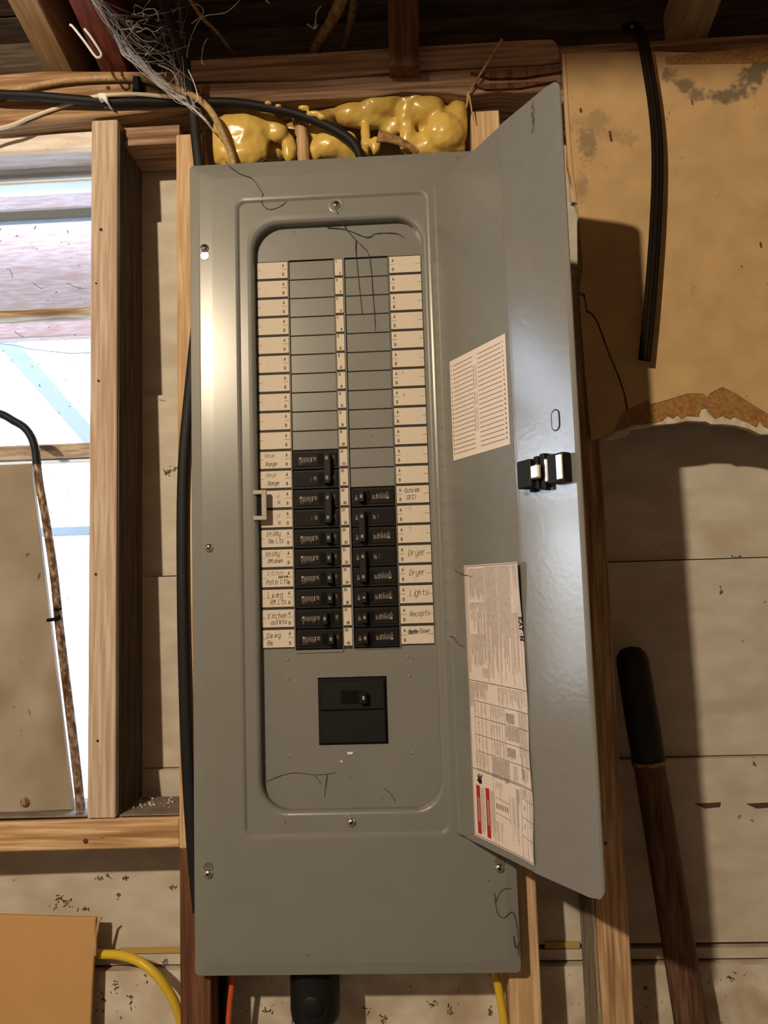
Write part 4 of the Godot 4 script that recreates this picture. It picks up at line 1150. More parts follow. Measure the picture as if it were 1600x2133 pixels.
func breakers() -> void:
	var pr := [[breaker_print(0, true), breaker_print(0, false), breaker_print(0, true, true)], [breaker_print(1, true), breaker_print(1, false)]]
	var rates := Image.create(320, 64, false, Image.FORMAT_RGB8)
	rates.fill(Color(0.05, 0.05, 0.055))
	var names := ["20", "50", "30", "15", "100"]
	for i in 5:
		text(rates, names[i], Vector2(i * 64 + (10 if i < 4 else 4), 16), 32, 6.0, Color(0.8, 0.76, 0.72), 0.0, 0.0, 0.0, 0.8 if i < 4 else 0.55)
	var rm := image_mat(rates, 0.5)
	var g := "branch circuit breakers in the panel"
	# side, first row, poles, rating index, label, toggled off
	var list := [
		[0, 10, 2, 1, "black two-pole 50 amp breaker beside the labels reading Range"], [0, 12, 2, 2, "black two-pole breaker beside the labels marked H"],
		[0, 14, 1, 0, "black single-pole 20 amp breaker beside the label Utility Rm Lts"], [0, 15, 1, 0, "black single-pole 20 amp breaker beside the label Utility RM. down"],
		[0, 16, 1, 0, "black single-pole 20 amp breaker beside the label Kitchen Patio Lts"], [0, 17, 1, 0, "black single-pole 20 amp breaker beside the label Living RM Lts"],
		[0, 18, 1, 0, "black single-pole breaker with toggle switched off beside the label Kitchen outlets", true], [0, 19, 1, 0, "black single-pole 20 amp breaker beside the label Dining Rm"],
		[1, 12, 1, 0, "black single-pole 20 amp breaker beside the label Outside GFCI"], [1, 13, 2, 2, "black two-pole 30 amp breaker beside the labels with question marks"],
		[1, 15, 2, 2, "black two-pole 30 amp breaker beside the labels reading Dryer"], [1, 17, 1, 3, "black single-pole 15 amp breaker beside the label Lights"],
		[1, 18, 1, 0, "black single-pole 20 amp breaker beside the label Recepts"], [1, 19, 1, 0, "black single-pole 20 amp breaker beside the crossed-out label"]]
	for b in list:
		var side: int = b[0]; var r0: int = b[1]; var poles: int = b[2]
		var off: bool = b.size() > 5
		var x0 := 0.0030 if side == 0 else 0.0772; var x1 := 0.0614 if side == 0 else 0.1328
		var y1 := row_top(r0); var y0 := row_top(r0 + poles)
		var t := thing("circuit_breaker", b[4], "circuit breaker", Vector3(x0, y0, 0.0), g)
		var W := x1 - x0
		for k in poles:
			var yb := ROW * (poles - 1 - k) + 0.0005; var yt := ROW * (poles - k) - 0.0007
			var st := new_st()
			box(st, Vector3(0, yb, -0.05), Vector3(W, yt, 0.0070), 0.0006)
			prism(st, rect(0.0016, yb + 0.003, W - 0.0016, yt - 0.0030), 0.0084, 0.0068, 0.0007)
			obj("case", st, M.black, t)
			# printed face
			st = new_st()
			var z := 0.00855
			var full := (k == 0) if side == 0 else (k == poles - 1)
			quad_uv(st, [Vector3(0.0026, yt - 0.004, z), Vector3(W - 0.0026, yt - 0.004, z), Vector3(W - 0.0026, yb + 0.004, z), Vector3(0.0026, yb + 0.004, z)], Rect2(0, 0, 1, 1), Vector3(0, 0, 1))
			obj("printed_face", st, pr[side][(2 if off else 0) if full else 1], t)
			# toggle well and toggle
			var X := func(f: float) -> float: return f * W if side == 0 else (1.0 - f) * W
			var wx0: float = minf(X.call(0.56), X.call(0.84)); var wx1: float = maxf(X.call(0.56), X.call(0.84))
			var ym := (yb + yt) * 0.5
			st = new_st()
			box(st, Vector3(wx0, ym - 0.0070, 0.008), Vector3(wx1, ym + 0.0070, 0.0089))
			obj("toggle_well", st, M.black_flat, t)
			var ta := 0.69 if not off else 0.575; var tb := 0.835 if not off else 0.71
			var tx0: float = minf(X.call(ta), X.call(tb)); var tx1: float = maxf(X.call(ta), X.call(tb))
			st = new_st()
			var zt := 0.0165
			var prof := PackedVector2Array([Vector2(tx0, 0.0089), Vector2(tx0 + 0.001, zt), Vector2(tx1 - 0.001, zt), Vector2(tx1, 0.0089)])
			for s in [[ym - 0.0064, -1.0], [ym + 0.0064, 1.0]]:
				quad(st, Vector3(prof[0].x, s[0], prof[0].y), Vector3(prof[1].x, s[0], prof[1].y), Vector3(prof[2].x, s[0], prof[2].y), Vector3(prof[3].x, s[0], prof[3].y), Vector3(0, s[1], 0))
			for i in 3:
				var e := prof[i + 1] - prof[i]
				quad(st, Vector3(prof[i].x, ym - 0.0064, prof[i].y), Vector3(prof[i + 1].x, ym - 0.0064, prof[i + 1].y), Vector3(prof[i + 1].x, ym + 0.0064, prof[i + 1].y), Vector3(prof[i].x, ym + 0.0064, prof[i].y), Vector3(-e.y, 0, e.x))
			var tg := obj("toggle", st, M.black, t)
			st = new_st()
			var cx := (tx0 + tx1) * 0.5
			var hw := 0.0022; var hh := 0.0028
			var q := [Vector3(cx + hw, ym + hh, zt + 0.0006), Vector3(cx + hw, ym - hh, zt + 0.0006), Vector3(cx - hw, ym - hh, zt + 0.0006), Vector3(cx - hw, ym + hh, zt + 0.0006)]
			if side == 1:
				q = [q[2], q[3], q[0], q[1]]
			quad_uv(st, q, Rect2(b[3] * 0.2, 0, 0.2, 1), Vector3(0, 0, 1))
			obj("rating_print", st, rm, tg)
		if poles == 2:
			var X2 := func(f: float) -> float: return f * W if side == 0 else (1.0 - f) * W
			var a0: float = minf(X2.call(0.685), X2.call(0.85)); var a1: float = maxf(X2.call(0.685), X2.call(0.85))
			var st := new_st()
			box(st, Vector3(a0, ROW * 0.30, 0.011), Vector3(a1, ROW * 1.70, 0.0168), 0.0012)
			obj("handle_tie", st, M.black, t)
	# main breaker
	var t := thing("main_breaker", "large square black main breaker below the branch breakers", "circuit breaker", Vector3(0.0288, 1.3738, 0.0))
	var W := 0.0862; var H := 0.0812
	var st := new_st()
	prism(st, rrect(0, 0, W, H, 0.003, 4), 0.0060, -0.05, 0.0012)
	prism(st, rect(0.0025, 0.0425, W - 0.0025, H - 0.0025), 0.0105, 0.005, 0.0016)
	prism(st, rect(0.0025, 0.0025, W - 0.0025, 0.0418), 0.0100, 0.005, 0.0010)
	obj("case", st, M.black, t)
	st = new_st(); box(st, Vector3(0.0290, 0.0500, 0.0100), Vector3(0.0535, 0.0665, 0.0107)); obj("toggle_well", st, M.black_flat, t)
	st = new_st(); obox(st, Transform3D(Basis.from_euler(Vector3(0, 0.12, 0)), Vector3(0.0570, 0.0582, 0.0155)), Vector3(0.0100, 0.0145, 0.010), 0.0014); var tg := obj("toggle", st, M.black, t)
	st = new_st()
	var c := Vector3(0.0578, 0.0575, 0.0212); var hw := 0.0020; var hh := 0.0036
	quad_uv(st, [c + Vector3(hw, hh, 0), c + Vector3(hw, -hh, 0), c + Vector3(-hw, -hh, 0), c + Vector3(-hw, hh, 0)], Rect2(0.8, 0, 0.2, 1), Vector3(0, 0, 1))
	obj("rating_print", st, rm, tg)

# ---- cables and pipes
func cable(called: String, label: String, pts: Array, r: float, m: Material, r1 := -1.0, flat := 1.0) -> MeshInstance3D:
	var st := new_st()
	tube(st, spline(pxpts(pts), 6), r, r1, 12, flat)
	return tag(obj(called, st, m), label, "cable") as MeshInstance3D

func cables() -> void:
	cable("house_cable", "dusty tan cable arching along the top plate, strapped by a black clip", [-900, 250, 0.005, -140, 228, 0.005, 30, 189, 0.005, 120, 171, 0.006, 200, 164, 0.006, 283, 164, 0.006, 340, 175, 0.012, 385, 192, 0.026, 418, 210, 0.03, 445, 240, 0.026, 468, 288, 0.014, 484, 328, 0.003, 488, 350, 0.0], 0.0042, M.tan_cable, 0.0046)
	cable("house_cable", "thin pale cable sagging below the black cable over the window", [-900, 330, 0.006, -160, 292, 0.006, 0, 267, 0.0055, 60, 246, 0.005, 110, 228, 0.0045, 160, 212, 0.0045, 190, 203, 0.014, 215, 199, 0.021, 280, 196, 0.018, 345, 201, 0.020, 400, 204, 0.020], 0.0026, M.pale_cable)
	cable("black_cable", "thick black cable running along the top plate into the foam", [-900, 180, 0.02, -140, 190, 0.02, 0, 197, 0.020, 70, 200, 0.019, 140, 206, 0.015, 220, 212, 0.011, 300, 212, 0.010, 400, 213, 0.012, 480, 214, 0.012, 545, 222, 0.010, 620, 238, 0.008, 690, 266, 0.006, 735, 296, 0.004, 752, 330, 0.0, 755, 350, -0.008], 0.0062, M.black_cable)
	cable("black_pipe", "black pipe dropping from the rafters beside the panel's top left corner", [325, -40, 0.09, 345, 20, 0.085, 366, 80, 0.07, 385, 140, 0.045, 396, 190, 0.030, 403, 240, 0.022, 409, 300, 0.010, 414, 345, 0.0042, 416, 420, 0.0042], 0.0055, M.black_cable, 0.0072, 0.5)
	cable("black_cable", "black cable bulging out along the left edge of the panel", [416, 600, 0.0043, 404, 720, 0.0045, 390, 860, 0.005, 382, 960, 0.006, 379, 1080, 0.006, 380, 1250, 0.006, 383, 1400, 0.006, 388, 1550, 0.006, 395, 1680, 0.005, 404, 1800, 0.0045, 414, 1900, 0.0043], 0.0068, M.black_cable, 0.0078, 0.52)
	cable("brown_wire", "thin brown wire beside the black pipe above the panel", [418, 200, 0.006, 424, 250, 0.002, 426, 300, 0.0, 427, 360, -0.004], 0.0016, M.brown_cable)
	cable("brown_wire", "brown wire hanging from the dark rafters above the plate", [385, -20, 0.05, 420, 35, 0.04, 455, 70, 0.02, 490, 118, -0.03], 0.0028, M.brown_cable, 0.0022)
	cable("yellow_cable", "yellow cable curving out from behind the cardboard", [150, 1980, -0.082, 205, 1987, -0.0775, 250, 1990, -0.068, 290, 2003, -0.055, 325, 2030, -0.05, 352, 2066, -0.05, 372, 2110, -0.052, 392, 2190, -0.06, 400, 2300, -0.07], 0.0058, M.yellow_cable)
	cable("yellow_cable", "yellow cable hanging below the panel beside the right stud", [1020, 1990, -0.03, 1035, 2040, -0.03, 1044, 2090, -0.03, 1052, 2150, -0.032, 1058, 2300, -0.05], 0.0052, M.yellow_cable)
	cable("black_cable", "thick black cable leaving the panel's bottom left corner", [425, 1980, -0.03, 420, 2040, -0.03, 417, 2090, -0.03, 414, 2200, -0.03], 0.0105, M.black_cable)
	cable("black_cable", "black cable behind the orange wire under the panel", [462, 1980, -0.045, 458, 2060, -0.045, 452, 2220, -0.045], 0.0095, M.black_flat)
	cable("orange_wire", "orange wire hanging under the panel's bottom left corner", [486, 1980, -0.03, 483, 2050, -0.03, 478, 2100, -0.032, 470, 2220, -0.035], 0.0036, M.orange)
	# black plastic conduit end below the panel
	var t := thing("conduit_elbow", "fat black plastic conduit end hanging below the panel", "conduit", U(656, 2040, -0.03))
	var st := new_st()
	var at := Transform3D(Basis(Vector3(1, 0, 0), Vector3(0, 0, -1), Vector3(0, 1, 0)), Vector3.ZERO)
	lathe(st, at, [Vector2(0, -0.056), Vector2(0.014, -0.0548), Vector2(0.024, -0.050), Vector2(0.0295, -0.043), Vector2(0.031, -0.034), Vector2(0.031, 0.04)], 32)
	obj("pipe", st, M.black, t)
	st = new_st()
	lathe(st, Transform3D(Basis(), Vector3(0, -0.018, 0.0285)), [Vector2(0.0135, 0.0), Vector2(0.0125, 0.003), Vector2(0.006, 0.0035), Vector2(0.0055, 0.0045), Vector2(0, 0.0048)], 20)
	obj("boss", st, M.black, t)
	# clips
	st = new_st(); prism(st, pxpoly([276, 157, 290, 157, 291, 188, 275, 188], 0.016), 0.0165, 0.0005, 0.002)
	tag(obj("cable_staple", st, M.black), "black plastic staple over the tan cable on the top plate", "staple")
	st = new_st(); prism(st, pxpoly([205, 194, 222, 194, 225, 214, 214, 206, 207, 208], 0.022), 0.024, 0.004, 0.0015)
	tag(obj("cable_clip", st, M.web), "white plastic clip holding the thin pale cable", "clip")

# ---- yellow spray foam squeezed out over the panel: one smooth mass
func foam() -> void:
	var blobs := [[505, 272, -0.018, 62, 50, 34], [462, 300, -0.022, 26, 48, 26], [500, 315, -0.02, 60, 45, 30], [548, 262, -0.026, 40, 28, 26], [577, 272, -0.02, 22, 26, 18], [603, 310, -0.03, 18, 34, 16], [570, 308, -0.045, 40, 30, 20],
		[668, 276, -0.03, 34, 26, 26], [690, 300, -0.018, 38, 32, 26], [722, 300, -0.02, 24, 30, 20], [655, 315, -0.022, 20, 22, 16], [640, 268, -0.045, 60, 20, 16], [690, 232, -0.035, 60, 22, 26], [735, 238, -0.024, 40, 28, 28], [790, 218, -0.020, 44, 32, 30], [775, 245, -0.028, 40, 26, 26], [763, 285, -0.020, 11, 32, 12], [782, 302, -0.012, 12, 20, 10],
		[846, 228, -0.018, 22, 44, 20], [848, 285, -0.024, 18, 36, 18], [885, 225, -0.022, 44, 34, 30], [925, 275, -0.018, 44, 42, 30], [953, 250, -0.026, 24, 56, 26], [880, 305, -0.03, 44, 26, 22], [815, 262, -0.032, 26, 26, 16], [900, 250, -0.035, 50, 40, 22],
		[560, 216, 0.014, 10, 5, 8], [580, 222, 0.014, 9, 5, 8], [632, 224, 0.012, 14, 6, 8], [655, 238, 0.012, 18, 6, 8], [672, 247, 0.012, 9, 5, 8], [820, 198, -0.008, 30, 14, 16], [866, 200, -0.008, 12, 12, 12], [720, 330, -0.03, 60, 14, 20], [930, 315, -0.03, 40, 16, 18]]
	var lo := U(436, 345, 0.0); lo.z = -0.078; lo.y -= 0.004
	var hi := U(978, 184, 0.0); hi.z = 0.024
	hi.x = minf(hi.x, 0.2515)
	var cs := 0.0025
	var nx := int((hi.x - lo.x) / cs) + 1; var ny := int((hi.y - lo.y) / cs) + 1; var nz := int((hi.z - lo.z) / cs) + 1
	var sum := PackedFloat32Array(); sum.resize(nx * ny * nz); sum.fill(0.0)
	var K := 420.0
	for b in blobs:
		var c := U(b[0], b[1], b[2])
		var r := Vector3(b[3], b[4], b[5]) / 1640.0
		var rm := minf(r.x, minf(r.y, r.z))
		var i0 := maxi(0, int((c.x - r.x - 0.012 - lo.x) / cs)); var i1 := mini(nx - 1, int((c.x + r.x + 0.012 - lo.x) / cs))
		var j0 := maxi(0, int((c.y - r.y - 0.012 - lo.y) / cs)); var j1 := mini(ny - 1, int((c.y + r.y + 0.012 - lo.y) / cs))
		var k0 := maxi(0, int((c.z - r.z - 0.012 - lo.z) / cs)); var k1 := mini(nz - 1, int((c.z + r.z + 0.012 - lo.z) / cs))
		for k in range(k0, k1 + 1):
			for j in range(j0, j1 + 1):
				for i in range(i0, i1 + 1):
					var q := (lo + Vector3(i, j, k) * cs - c) / r
					sum[(k * ny + j) * nx + i] += exp(-K * (q.length() - 1.0) * rm)
	var fn := FastNoiseLite.new(); fn.seed = 3; fn.frequency = 38.0; fn.fractal_octaves = 3
	var val := PackedFloat32Array(); val.resize(sum.size())
	for k in nz:
		for j in ny:
			for i in nx:
				var id := (k * ny + j) * nx + i
				var edge := i == 0 or j == 0 or k == 0 or i == nx - 1 or j == ny - 1 or k == nz - 1
				if sum[id] < 0.01 or edge:
					val[id] = 0.01
				else:
					var p := lo + Vector3(i, j, k) * cs
					val[id] = -log(sum[id]) / K + fn.get_noise_3dv(p) * 0.0022
	# surface nets
	var at := {}
	var verts := PackedVector3Array()
	var off := [0, 1, nx, nx + 1, nx * ny, nx * ny + 1, nx * ny + nx, nx * ny + nx + 1]
	for k in nz - 1:
		for j in ny - 1:
			for i in nx - 1:
				var id := (k * ny + j) * nx + i
				var neg := 0
				for o in off:
					if val[id + o] < 0.0:
						neg += 1
				if neg == 0 or neg == 8:
					continue
				var acc := Vector3.ZERO; var cnt := 0
				for e in [[0, 1], [0, 2], [0, 4], [1, 3], [1, 5], [2, 3], [2, 6], [4, 5], [4, 6], [3, 7], [5, 7], [6, 7]]:
					var va := val[id + off[e[0]]]; var vb := val[id + off[e[1]]]
					if (va < 0.0) != (vb < 0.0):
						var t := va / (va - vb)
						var pa := Vector3(e[0] & 1, (e[0] >> 1) & 1, e[0] >> 2); var pb := Vector3(e[1] & 1, (e[1] >> 1) & 1, e[1] >> 2)
						acc += pa.lerp(pb, t); cnt += 1
				at[id] = verts.size()
				verts.append(lo + (Vector3(i, j, k) + acc / cnt) * cs)
	var faces := PackedInt32Array()
	for k in range(1, nz - 1):
		for j in range(1, ny - 1):
			for i in range(1, nx - 1):
				var id := (k * ny + j) * nx + i
				var s := val[id] < 0.0
				for ax in 3:
					var st1: int = [1, nx, nx * ny][ax]
					if s == (val[id + st1] < 0.0):
						continue
					var u: int = [nx, nx * ny, 1][ax]; var v: int = [nx * ny, 1, nx][ax]
					var q := [id, id - u, id - u - v, id - v]
					if not (at.has(q[0]) and at.has(q[1]) and at.has(q[2]) and at.has(q[3])):
						continue
					var f := [at[q[0]], at[q[1]], at[q[2]], at[q[3]]]
					if s:
						faces.append_array(PackedInt32Array([f[0], f[1], f[2], f[0], f[2], f[3]]))
					else:
						faces.append_array(PackedInt32Array([f[0], f[2], f[1], f[0], f[3], f[2]]))
	var nor := PackedVector3Array(); nor.resize(verts.size())
	for i in range(0, faces.size(), 3):
		var n := (verts[faces[i + 2]] - verts[faces[i]]).cross(verts[faces[i + 1]] - verts[faces[i]])
		for q in 3:
			nor[faces[i + q]] += n
	for i in nor.size():
		nor[i] = nor[i].normalized()
	var arr := []; arr.resize(Mesh.ARRAY_MAX)
	arr[Mesh.ARRAY_VERTEX] = verts; arr[Mesh.ARRAY_NORMAL] = nor; arr[Mesh.ARRAY_INDEX] = faces
	var am := ArrayMesh.new()
	am.add_surface_from_arrays(Mesh.PRIMITIVE_TRIANGLES, arr)
	tag(obj("spray_foam", am, M.foam), "glossy yellow expanding foam bulging out above the panel", "foam")
	# bits stuck in it
	var st := new_st()
	tube(st, spline(pxpts([788, 284, 0.004, 820, 290, 0.006, 850, 303, 0.004, 872, 318, -0.002]), 3), 0.009, 0.003, 9, 0.45, 0.12)
	tag(obj("wood_chip", st, M.brown_cable), "dark wood splinter lodged in the yellow foam above the panel", "wood chip")
	st = new_st()
	tube(st, spline(pxpts([620, 245, -0.025, 628, 275, -0.012, 632, 310, -0.012, 634, 345, -0.016]), 4), 0.008, 0.0095, 9, 1.0, 0.14)
	tag(obj("crusted_pipe", st, M.brown_stud), "short rough brown pipe standing in the yellow foam", "pipe")

# ---- loose things
func loose_things() -> void:
	var st := new_st()
	# sheet leaning in the window
	var outline := pxpoly([-330, 985, 0, 969, 66, 966, 70, 1000, 100, 1243, 131, 1500, 154, 1686, 0, 1692, -330, 1702], -0.03)
	prism(st, outline, -0.027, -0.034, 0.001)
	var t := thing("plywood_sheet", "grey tan board propped on the sill in front of the window", "board")
	obj("sheet", st, M.ply, t)
	st = new_st()
	var c := U(52, 1671, -0.026)
	lathe(st, Transform3D(Basis(), c), [Vector2(0.0062, -0.001), Vector2(0.006, 0.001), Vector2(0.004, 0.002), Vector2(0, 0.002)], 16)
	obj("bolt_head", st, M.rust, t)
	# bent rod in front of it
	t = thing("bent_rod", "rusty bent metal rod with a dark hooked top leaning beside the window stud", "rod")
	st = new_st()
	tube(st, spline(pxpts([-160, 835, -0.006, -60, 848, -0.006, 0, 862, -0.006, 27, 876, -0.006, 50, 890, -0.006, 65, 910, -0.006, 73, 935, -0.006, 77, 968, -0.006]), 6), 0.0056, 0.0056, 12)
	obj("dark_grip", st, M.black, t)
	st = new_st()
	tube(st, spline(pxpts([77, 966, -0.006, 84, 1018, -0.006, 97, 1090, -0.006, 113, 1200, -0.008, 124, 1307, -0.01, 143, 1462, -0.012, 157, 1578, -0.014, 167, 1672, -0.016, 168, 1690, -0.016]), 6), 0.0054, 0.0058, 12)
	obj("rod", st, M.rust, t)
	st = new_st()
	tube(st, pxpts([99, 1292, -0.004, 112, 1290, -0.002, 128, 1284, -0.004]), 0.0022, 0.0028, 8)
	tube(st, pxpts([116, 1270, -0.004, 128, 1268, 0.0]), 0.002, 0.001, 8)
	obj("broken_tab", st, M.black_flat, t)
	# cardboard lower left
	st = new_st()
	prism(st, pxpoly([-260, 1900, 0, 1905, 120, 1909, 201, 1911, 200, 1935, 197, 1990, 193, 2060, 188, 2180, 60, 4650, -420, 4750], -0.064), -0.062, -0.0675, 0.001)
	tag(obj("cardboard_sheet", st, M.card), "plain brown cardboard sheet against the wall below the window", "cardboard")
	st = new_st()
	tube(st, pxpts([197, 1990, -0.062, 199, 1955, -0.06, 206, 1918, -0.057, 212, 1910, -0.055]), 0.003, 0.0012, 7, 0.6)
	tag(obj("torn_flap", st, M.brown_stud), "dark curled torn strip at the cardboard sheet's edge", "paper scrap")
	# rubber strip hanging over a nail on the drywall
	st = new_st()
	var mid := spline(pxpts([1300, 62, 0.035, 1318, 53, 0.036, 1332, 62, 0.034, 1342, 95, 0.032, 1352, 150, 0.030, 1362, 215, 0.029, 1369, 290, 0.029, 1370, 370, 0.029, 1366, 470, 0.029, 1360, 560, 0.029, 1352, 660, 0.029, 1346, 720, 0.029, 1343, 750, 0.029]), 6)
	for k in 3:
		var pts := PackedVector3Array()
		for i in mid.size():
			var tt := (mid[mini(i + 1, mid.size() - 1)] - mid[maxi(i - 1, 0)]).normalized()
			pts.append(mid[i] + tt.cross(Vector3(0, 0, 1)) * (0.0042 * (k - 1)) - Vector3(0, 0, 0.0008 * absf(k - 1)))
		tube(st, pts, 0.0034, 0.0036, 8)
	tag(obj("rubber_strip", st, M.rubber), "long black ribbed rubber strip curving down the tan drywall", "rubber strip")
	st = new_st(); tube(st, pxpts([1316, 60, -0.002, 1317, 57, 0.03, 1317, 55, 0.05]), 0.0022, 0.002, 8)
	tag(obj("nail", st, M.rust), "rusty nail holding up the black rubber strip", "nail")
	# tool handle standing behind the door's shadow
	t = thing("tool_handle", "long dark wooden tool handle with a rounded black grip leaning against the boards", "tool handle")
	var a := U(1318, 1380, -0.045); var b := U(1352, 1590, -0.045); var e := b + (b - a) * ((b.y - 0.085) / (a.y - b.y))
	e.z = -0.04
	st = new_st()
	var ax := (a - b).normalized()
	var s := ax.cross(Vector3(0, 0, 1)).normalized()
	lathe(st, Transform3D(Basis(s, Vector3(0, 0, 1), ax), b), [Vector2(0.0, 0.0), Vector2(0.0205, 0.0), Vector2(0.0210, 0.05), Vector2(0.0205, (a - b).length()), Vector2(0.0185, (a - b).length() + 0.010), Vector2(0.0125, (a - b).length() + 0.018), Vector2(0, (a - b).length() + 0.021)], 24)
	obj("grip", st, M.grip, t)
	st = new_st(); tube(st, PackedVector3Array([b + ax * 0.004, b.lerp(e, 0.5), e]), 0.0195, 0.024, 20); obj("shaft", st, M.handle_wood, t)
	st = new_st(); tube(st, PackedVector3Array([b - ax * 0.001, b + ax * 0.004]), 0.0216, 0.0214, 20); obj("binding", st, M.brown_cable, t)
	# hook on the red rafter
	st = new_st()
	tube(st, spline(pxpts([146, 52, 0.066, 152, 56, 0.066, 175, 85, 0.062, 196, 114, 0.058, 205, 120, 0.057, 211, 115, 0.057, 207, 104, 0.058, 190, 78, 0.06, 176, 60, 0.062]), 6), 0.0016, 0.0016, 8)
	tag(obj("wire_hook", st, M.web), "pale bent wire hook hanging from the red rafter", "hook")
	# brown sticks above the plate
	st = new_st(); tube(st, spline(pxpts([735, -60, 0.06, 712, 0, 0.035, 690, 45, 0.01, 655, 108, -0.05]), 4), 0.0085, 0.0075, 10, 1.0, 0.05)
	tag(obj("round_stick", st, M.brown_cable), "thick round brown stick slanting out of the dark roof space", "stick")
	st = new_st(); tube(st, spline(pxpts([742, -60, 0.05, 738, 0, 0.0, 730, 50, -0.03, 718, 104, -0.075]), 4), 0.0062, 0.0055, 10, 1.0, 0.05)
	tag(obj("round_stick", st, M.brown_cable), "slimmer upright brown stick beside the thick slanting one", "stick")

# ---- cobwebs: real thin strands
func cobwebs() -> void:
	var st := new_st()
	var main := [[185, -10, 0.10], [215, 30, 0.095], [240, 75, 0.085], [258, 108, 0.08], [285, 128, 0.07], [330, 176, 0.05], [370, 208, 0.035], [400, 226, 0.03], [425, 248, 0.025], [446, 276, 0.012]]
	var P := func(a: Array) -> Vector3: return U(a[0], a[1], a[2])
	var line := PackedVector3Array()
	for a in main:
		line.append(P.call(a))
	tube(st, spline(line, 5), 0.0011, 0.0006, 5, 1.0, 0.4)
	for k in 26:          # strands bundling along the main one
		var pts := PackedVector3Array()
		var i0 := rng.randi_range(0, 3); var i1 := rng.randi_range(5, 9)
		for i in range(i0, i1 + 1):
			var sp := 26.0 * (1.0 - float(i) / 9.0) + 3.0
			pts.append(U(main[i][0] + rng.randf_range(-0.3, 1.0) * sp, main[i][1] + rng.randf_range(-0.7, 0.5) * sp, main[i][2] + rng.randf_range(-0.006, 0.006)))
		tube(st, spline(pts, 3), rng.randf_range(0.00015, 0.0005), 0.0002, 4)
	for k in 36:          # a torn sheet of fine threads to the right of it
		var i := rng.randi_range(0, 7)
		var a := U(main[i][0] + rng.randf_range(0, 20), main[i][1], main[i][2])
		var b := U(rng.randf_range(330, 410), rng.randf_range(-20, 190), rng.randf_range(0.03, 0.09))
		var m := a.lerp(b, 0.5) - Vector3(0, rng.randf_range(0.0, 0.012), 0)
		tube(st, spline(PackedVector3Array([a, m, b]), 4), rng.randf_range(0.0001, 0.00022), 0.0001, 4)
	for k in 9:
		var o := U(rng.randf_range(240, 300), rng.randf_range(30, 100), 0.08)
		var pts := PackedVector3Array([o])
		for j in 5:
			o += Vector3(rng.randf_range(-0.004, 0.014), rng.randf_range(-0.012, 0.010), rng.randf_range(-0.006, 0.006))
			pts.append(o)
		tube(st, spline(pts, 3), rng.randf_range(0.0003, 0.0009), 0.0003, 4, 1.0, 0.5)
	for seg in [[500, 0, 470, 26, 425, 34, 405, 60, 392, 100, 388, 140], [400, 5, 420, 15, 422, 30, 398, 50], [432, 80, 424, 95, 420, 125, 425, 135], [392, 145, 405, 175, 412, 205, 402, 215], [320, 155, 342, 152, 345, 160], [330, 135, 360, 150, 372, 178], [250, 62, 275, 58, 288, 45, 308, 40, 300, 50], [280, 70, 300, 85, 325, 86], [270, 60, 290, 90, 310, 110], [655, 60, 658, 40, 660, 24, 670, 12], [640, 50, 655, 60, 662, 50], [548, -5, 562, 8]]:
		var pts := PackedVector3Array()
		for i in range(0, seg.size(), 2):
			pts.append(U(seg[i], seg[i + 1], 0.045))
		tube(st, spline(pts, 4), rng.randf_range(0.0005, 0.0009), 0.0004, 5, 1.0, 0.4)
	tag(obj("cobweb", st, M.web), "torn pale cobweb stretched between rafters, plate and panel top", "cobweb")
	# dusty strands clinging to the panel
	var strands := [["grimy cobweb strand trailing from the panel's top left edge", [[470, 336, 0.006, 478, 346, 0.0215, 500, 362, 0.0222, 525, 372, 0.0224, 540, 392, 0.0224, 548, 404, 0.022], [548, 404, 0.0222, 546, 424, 0.019, 560, 436, 0.019, 580, 432, 0.019, 597, 420, 0.019]], 0.0007],
		["long dark cobweb strand hanging from the upper cover screw over blank plates", [[700, 437, 0.0195, 716, 470, 0.014, 742, 500, 0.007, 766, 526, 0.0062, 773, 560, 0.0062, 776, 600, 0.0062, 780, 650, 0.0062, 782, 688, 0.0062], [742, 500, 0.006, 741, 520, 0.006, 745, 560, 0.006, 750, 610, 0.006, 755, 655, 0.006], [682, 474, 0.006, 720, 478, 0.006, 764, 494, 0.006, 785, 486, 0.006, 825, 486, 0.006, 842, 495, 0.006]], 0.00065],
		["faint cobweb threads across the plate below the main breaker", [[556, 1628, 0.0052, 590, 1614, 0.0052, 620, 1610, 0.0052, 660, 1614, 0.0052, 700, 1610, 0.0052], [682, 1612, 0.0052, 678, 1640, 0.0052, 676, 1660, 0.0052], [655, 1614, 0.0052, 668, 1632, 0.0052], [800, 1642, 0.0052, 815, 1655, 0.0052, 824, 1670, 0.0052]], 0.0005],
		["dark scratchy cobweb threads on the cover's lower right corner", [[1030, 1860, 0.0218, 1036, 1900, 0.0218, 1050, 1912, 0.0218, 1068, 1900, 0.0218, 1078, 1940, 0.0215, 1080, 1990, 0.0212], [1032, 1880, 0.0218, 1045, 1855, 0.0218, 1064, 1850, 0.0218], [1070, 1950, 0.0216, 1074, 1975, 0.0214, 1082, 1960, 0.0212]], 0.0006]]
	for s in strands:
		st = new_st()
		for seg in s[1]:
			tube(st, spline(pxpts(seg), 5), s[2], s[2] * 0.6, 5, 1.0, 0.35)
		tag(obj("cobweb_strand", st, M.web_dirty), s[0], "cobweb")
	# marks on the open door's inner face: threads by the long label and a smear near the top
	var dh := Vector3(0.1905, 0, 0.0215); var da := deg_to_rad(60.4)
	var dn := Vector3(-sin(da), 0, cos(da))
	var on_door := func(px: float, py: float, off: float) -> Vector3:
		var d := cam_basis * Vector3((px - 800.0) / FOCAL, -(py - 1066.5) / FOCAL, -1.0)
		return CAM_AT + d * ((dh + dn * off - CAM_AT).dot(dn) / d.dot(dn))
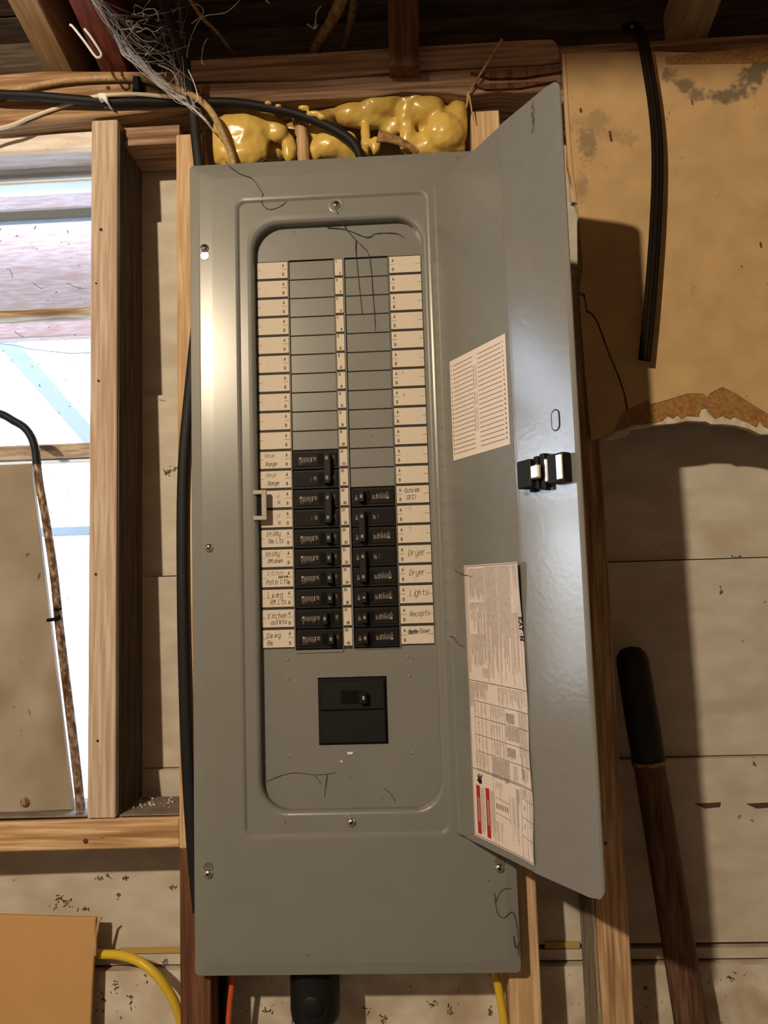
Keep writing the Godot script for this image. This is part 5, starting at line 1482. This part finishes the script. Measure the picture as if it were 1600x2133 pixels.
	st = new_st()
	for seg in [[948, 1188, 962, 1196, 975, 1199, 984, 1202], [936, 1325, 944, 1328, 955, 1341, 967, 1347]]:
		var pts := PackedVector3Array()
		for i in range(0, seg.size(), 2):
			pts.append(on_door.call(seg[i], seg[i + 1], 0.0012))
		tube(st, spline(pts, 4), 0.0006, 0.0003, 5, 1.0, 0.3)
	tag(obj("cobweb_strand", st, M.web_dirty), "short dark cobweb threads on the open door beside the long printed label", "cobweb")
	st = new_st()
	for k in 26:
		var q := Vector2(1110 + rng.randfn(0, 3.0), 238 + rng.randf_range(-30, 36))
		var a: Vector3 = on_door.call(q.x, q.y, -0.0016); var b: Vector3 = on_door.call(q.x + rng.randf_range(-2, 2), q.y + rng.randf_range(3, 14), -0.0016)
		tube(st, PackedVector3Array([a, a.lerp(b, 0.5), b]), rng.randf_range(0.0002, 0.0008), 0.0002, 5, 0.4)
	tag(obj("dirt_smear", st, M.smear), "dark dirt smear near the top corner of the open grey door", "dirt")
	# grime, flakes and threads on the lap boards
	var grime := new_st()
	var marks := [[115, 1885, 14, 10], [140, 1880, 12, 10], [178, 1892, 12, 5], [125, 1870, 10, 8], [205, 1830, 6, 4], [222, 1828, 7, 4], [262, 1829, 5, 4], [246, 1866, 6, 5], [215, 2085, 5, 24], [240, 2050, 6, 16], [270, 2090, 5, 24], [315, 2035, 10, 12], [345, 2005, 8, 12], [360, 1848, 12, 4], [765, 2105, 8, 10], [800, 2125, 10, 8], [905, 2092, 10, 10], [935, 2105, 8, 14], [560, 2105, 12, 6], [1020, 2108, 3, 6], [1345, 2058, 3, 2], [1525, 2030, 8, 14], [1572, 1590, 5, 6], [1500, 1235, 5, 9], [1535, 1160, 10, 2], [355, 981, 10, 7], [365, 977, 7, 7], [348, 985, 8, 6]]
	for m in marks:
		for k in 7:
			var q := Vector2(m[0] + rng.randfn(0, m[2] * 0.55), m[1] + rng.randfn(0, m[3] * 0.55))
			var zz := -0.0875
			var p := U(q.x, q.y, zz)
			# lie on the sloping board
			var ys2 := [2.2865, 2.1123, 1.8526, 1.592, 1.3272, 1.0872, 1.0655, 0.80]
			for i in ys2.size() - 1:
				if p.y <= ys2[i] and p.y > ys2[i + 1]:
					zz = lerpf(-0.0885, -0.099, (ys2[i] - p.y) / (ys2[i] - ys2[i + 1])) if i != 5 else -0.0968
					if i == 4 and p.x < -0.131:
						zz = lerpf(-0.0910, -0.099, (1.262 - p.y) / (1.262 - 1.0872))
			p = U(q.x, q.y, zz + 0.0004)
			obox(grime, Transform3D(Basis.from_euler(Vector3(0, 0, rng.randf() * 3.0)), p), Vector3(rng.randf_range(0.0015, 0.006), rng.randf_range(0.0006, 0.0022), 0.0006), 0.0002)
	var gr := obj("grime_flakes", grime, M.smear, wall)
	gr.set_meta("kind", "stuff")
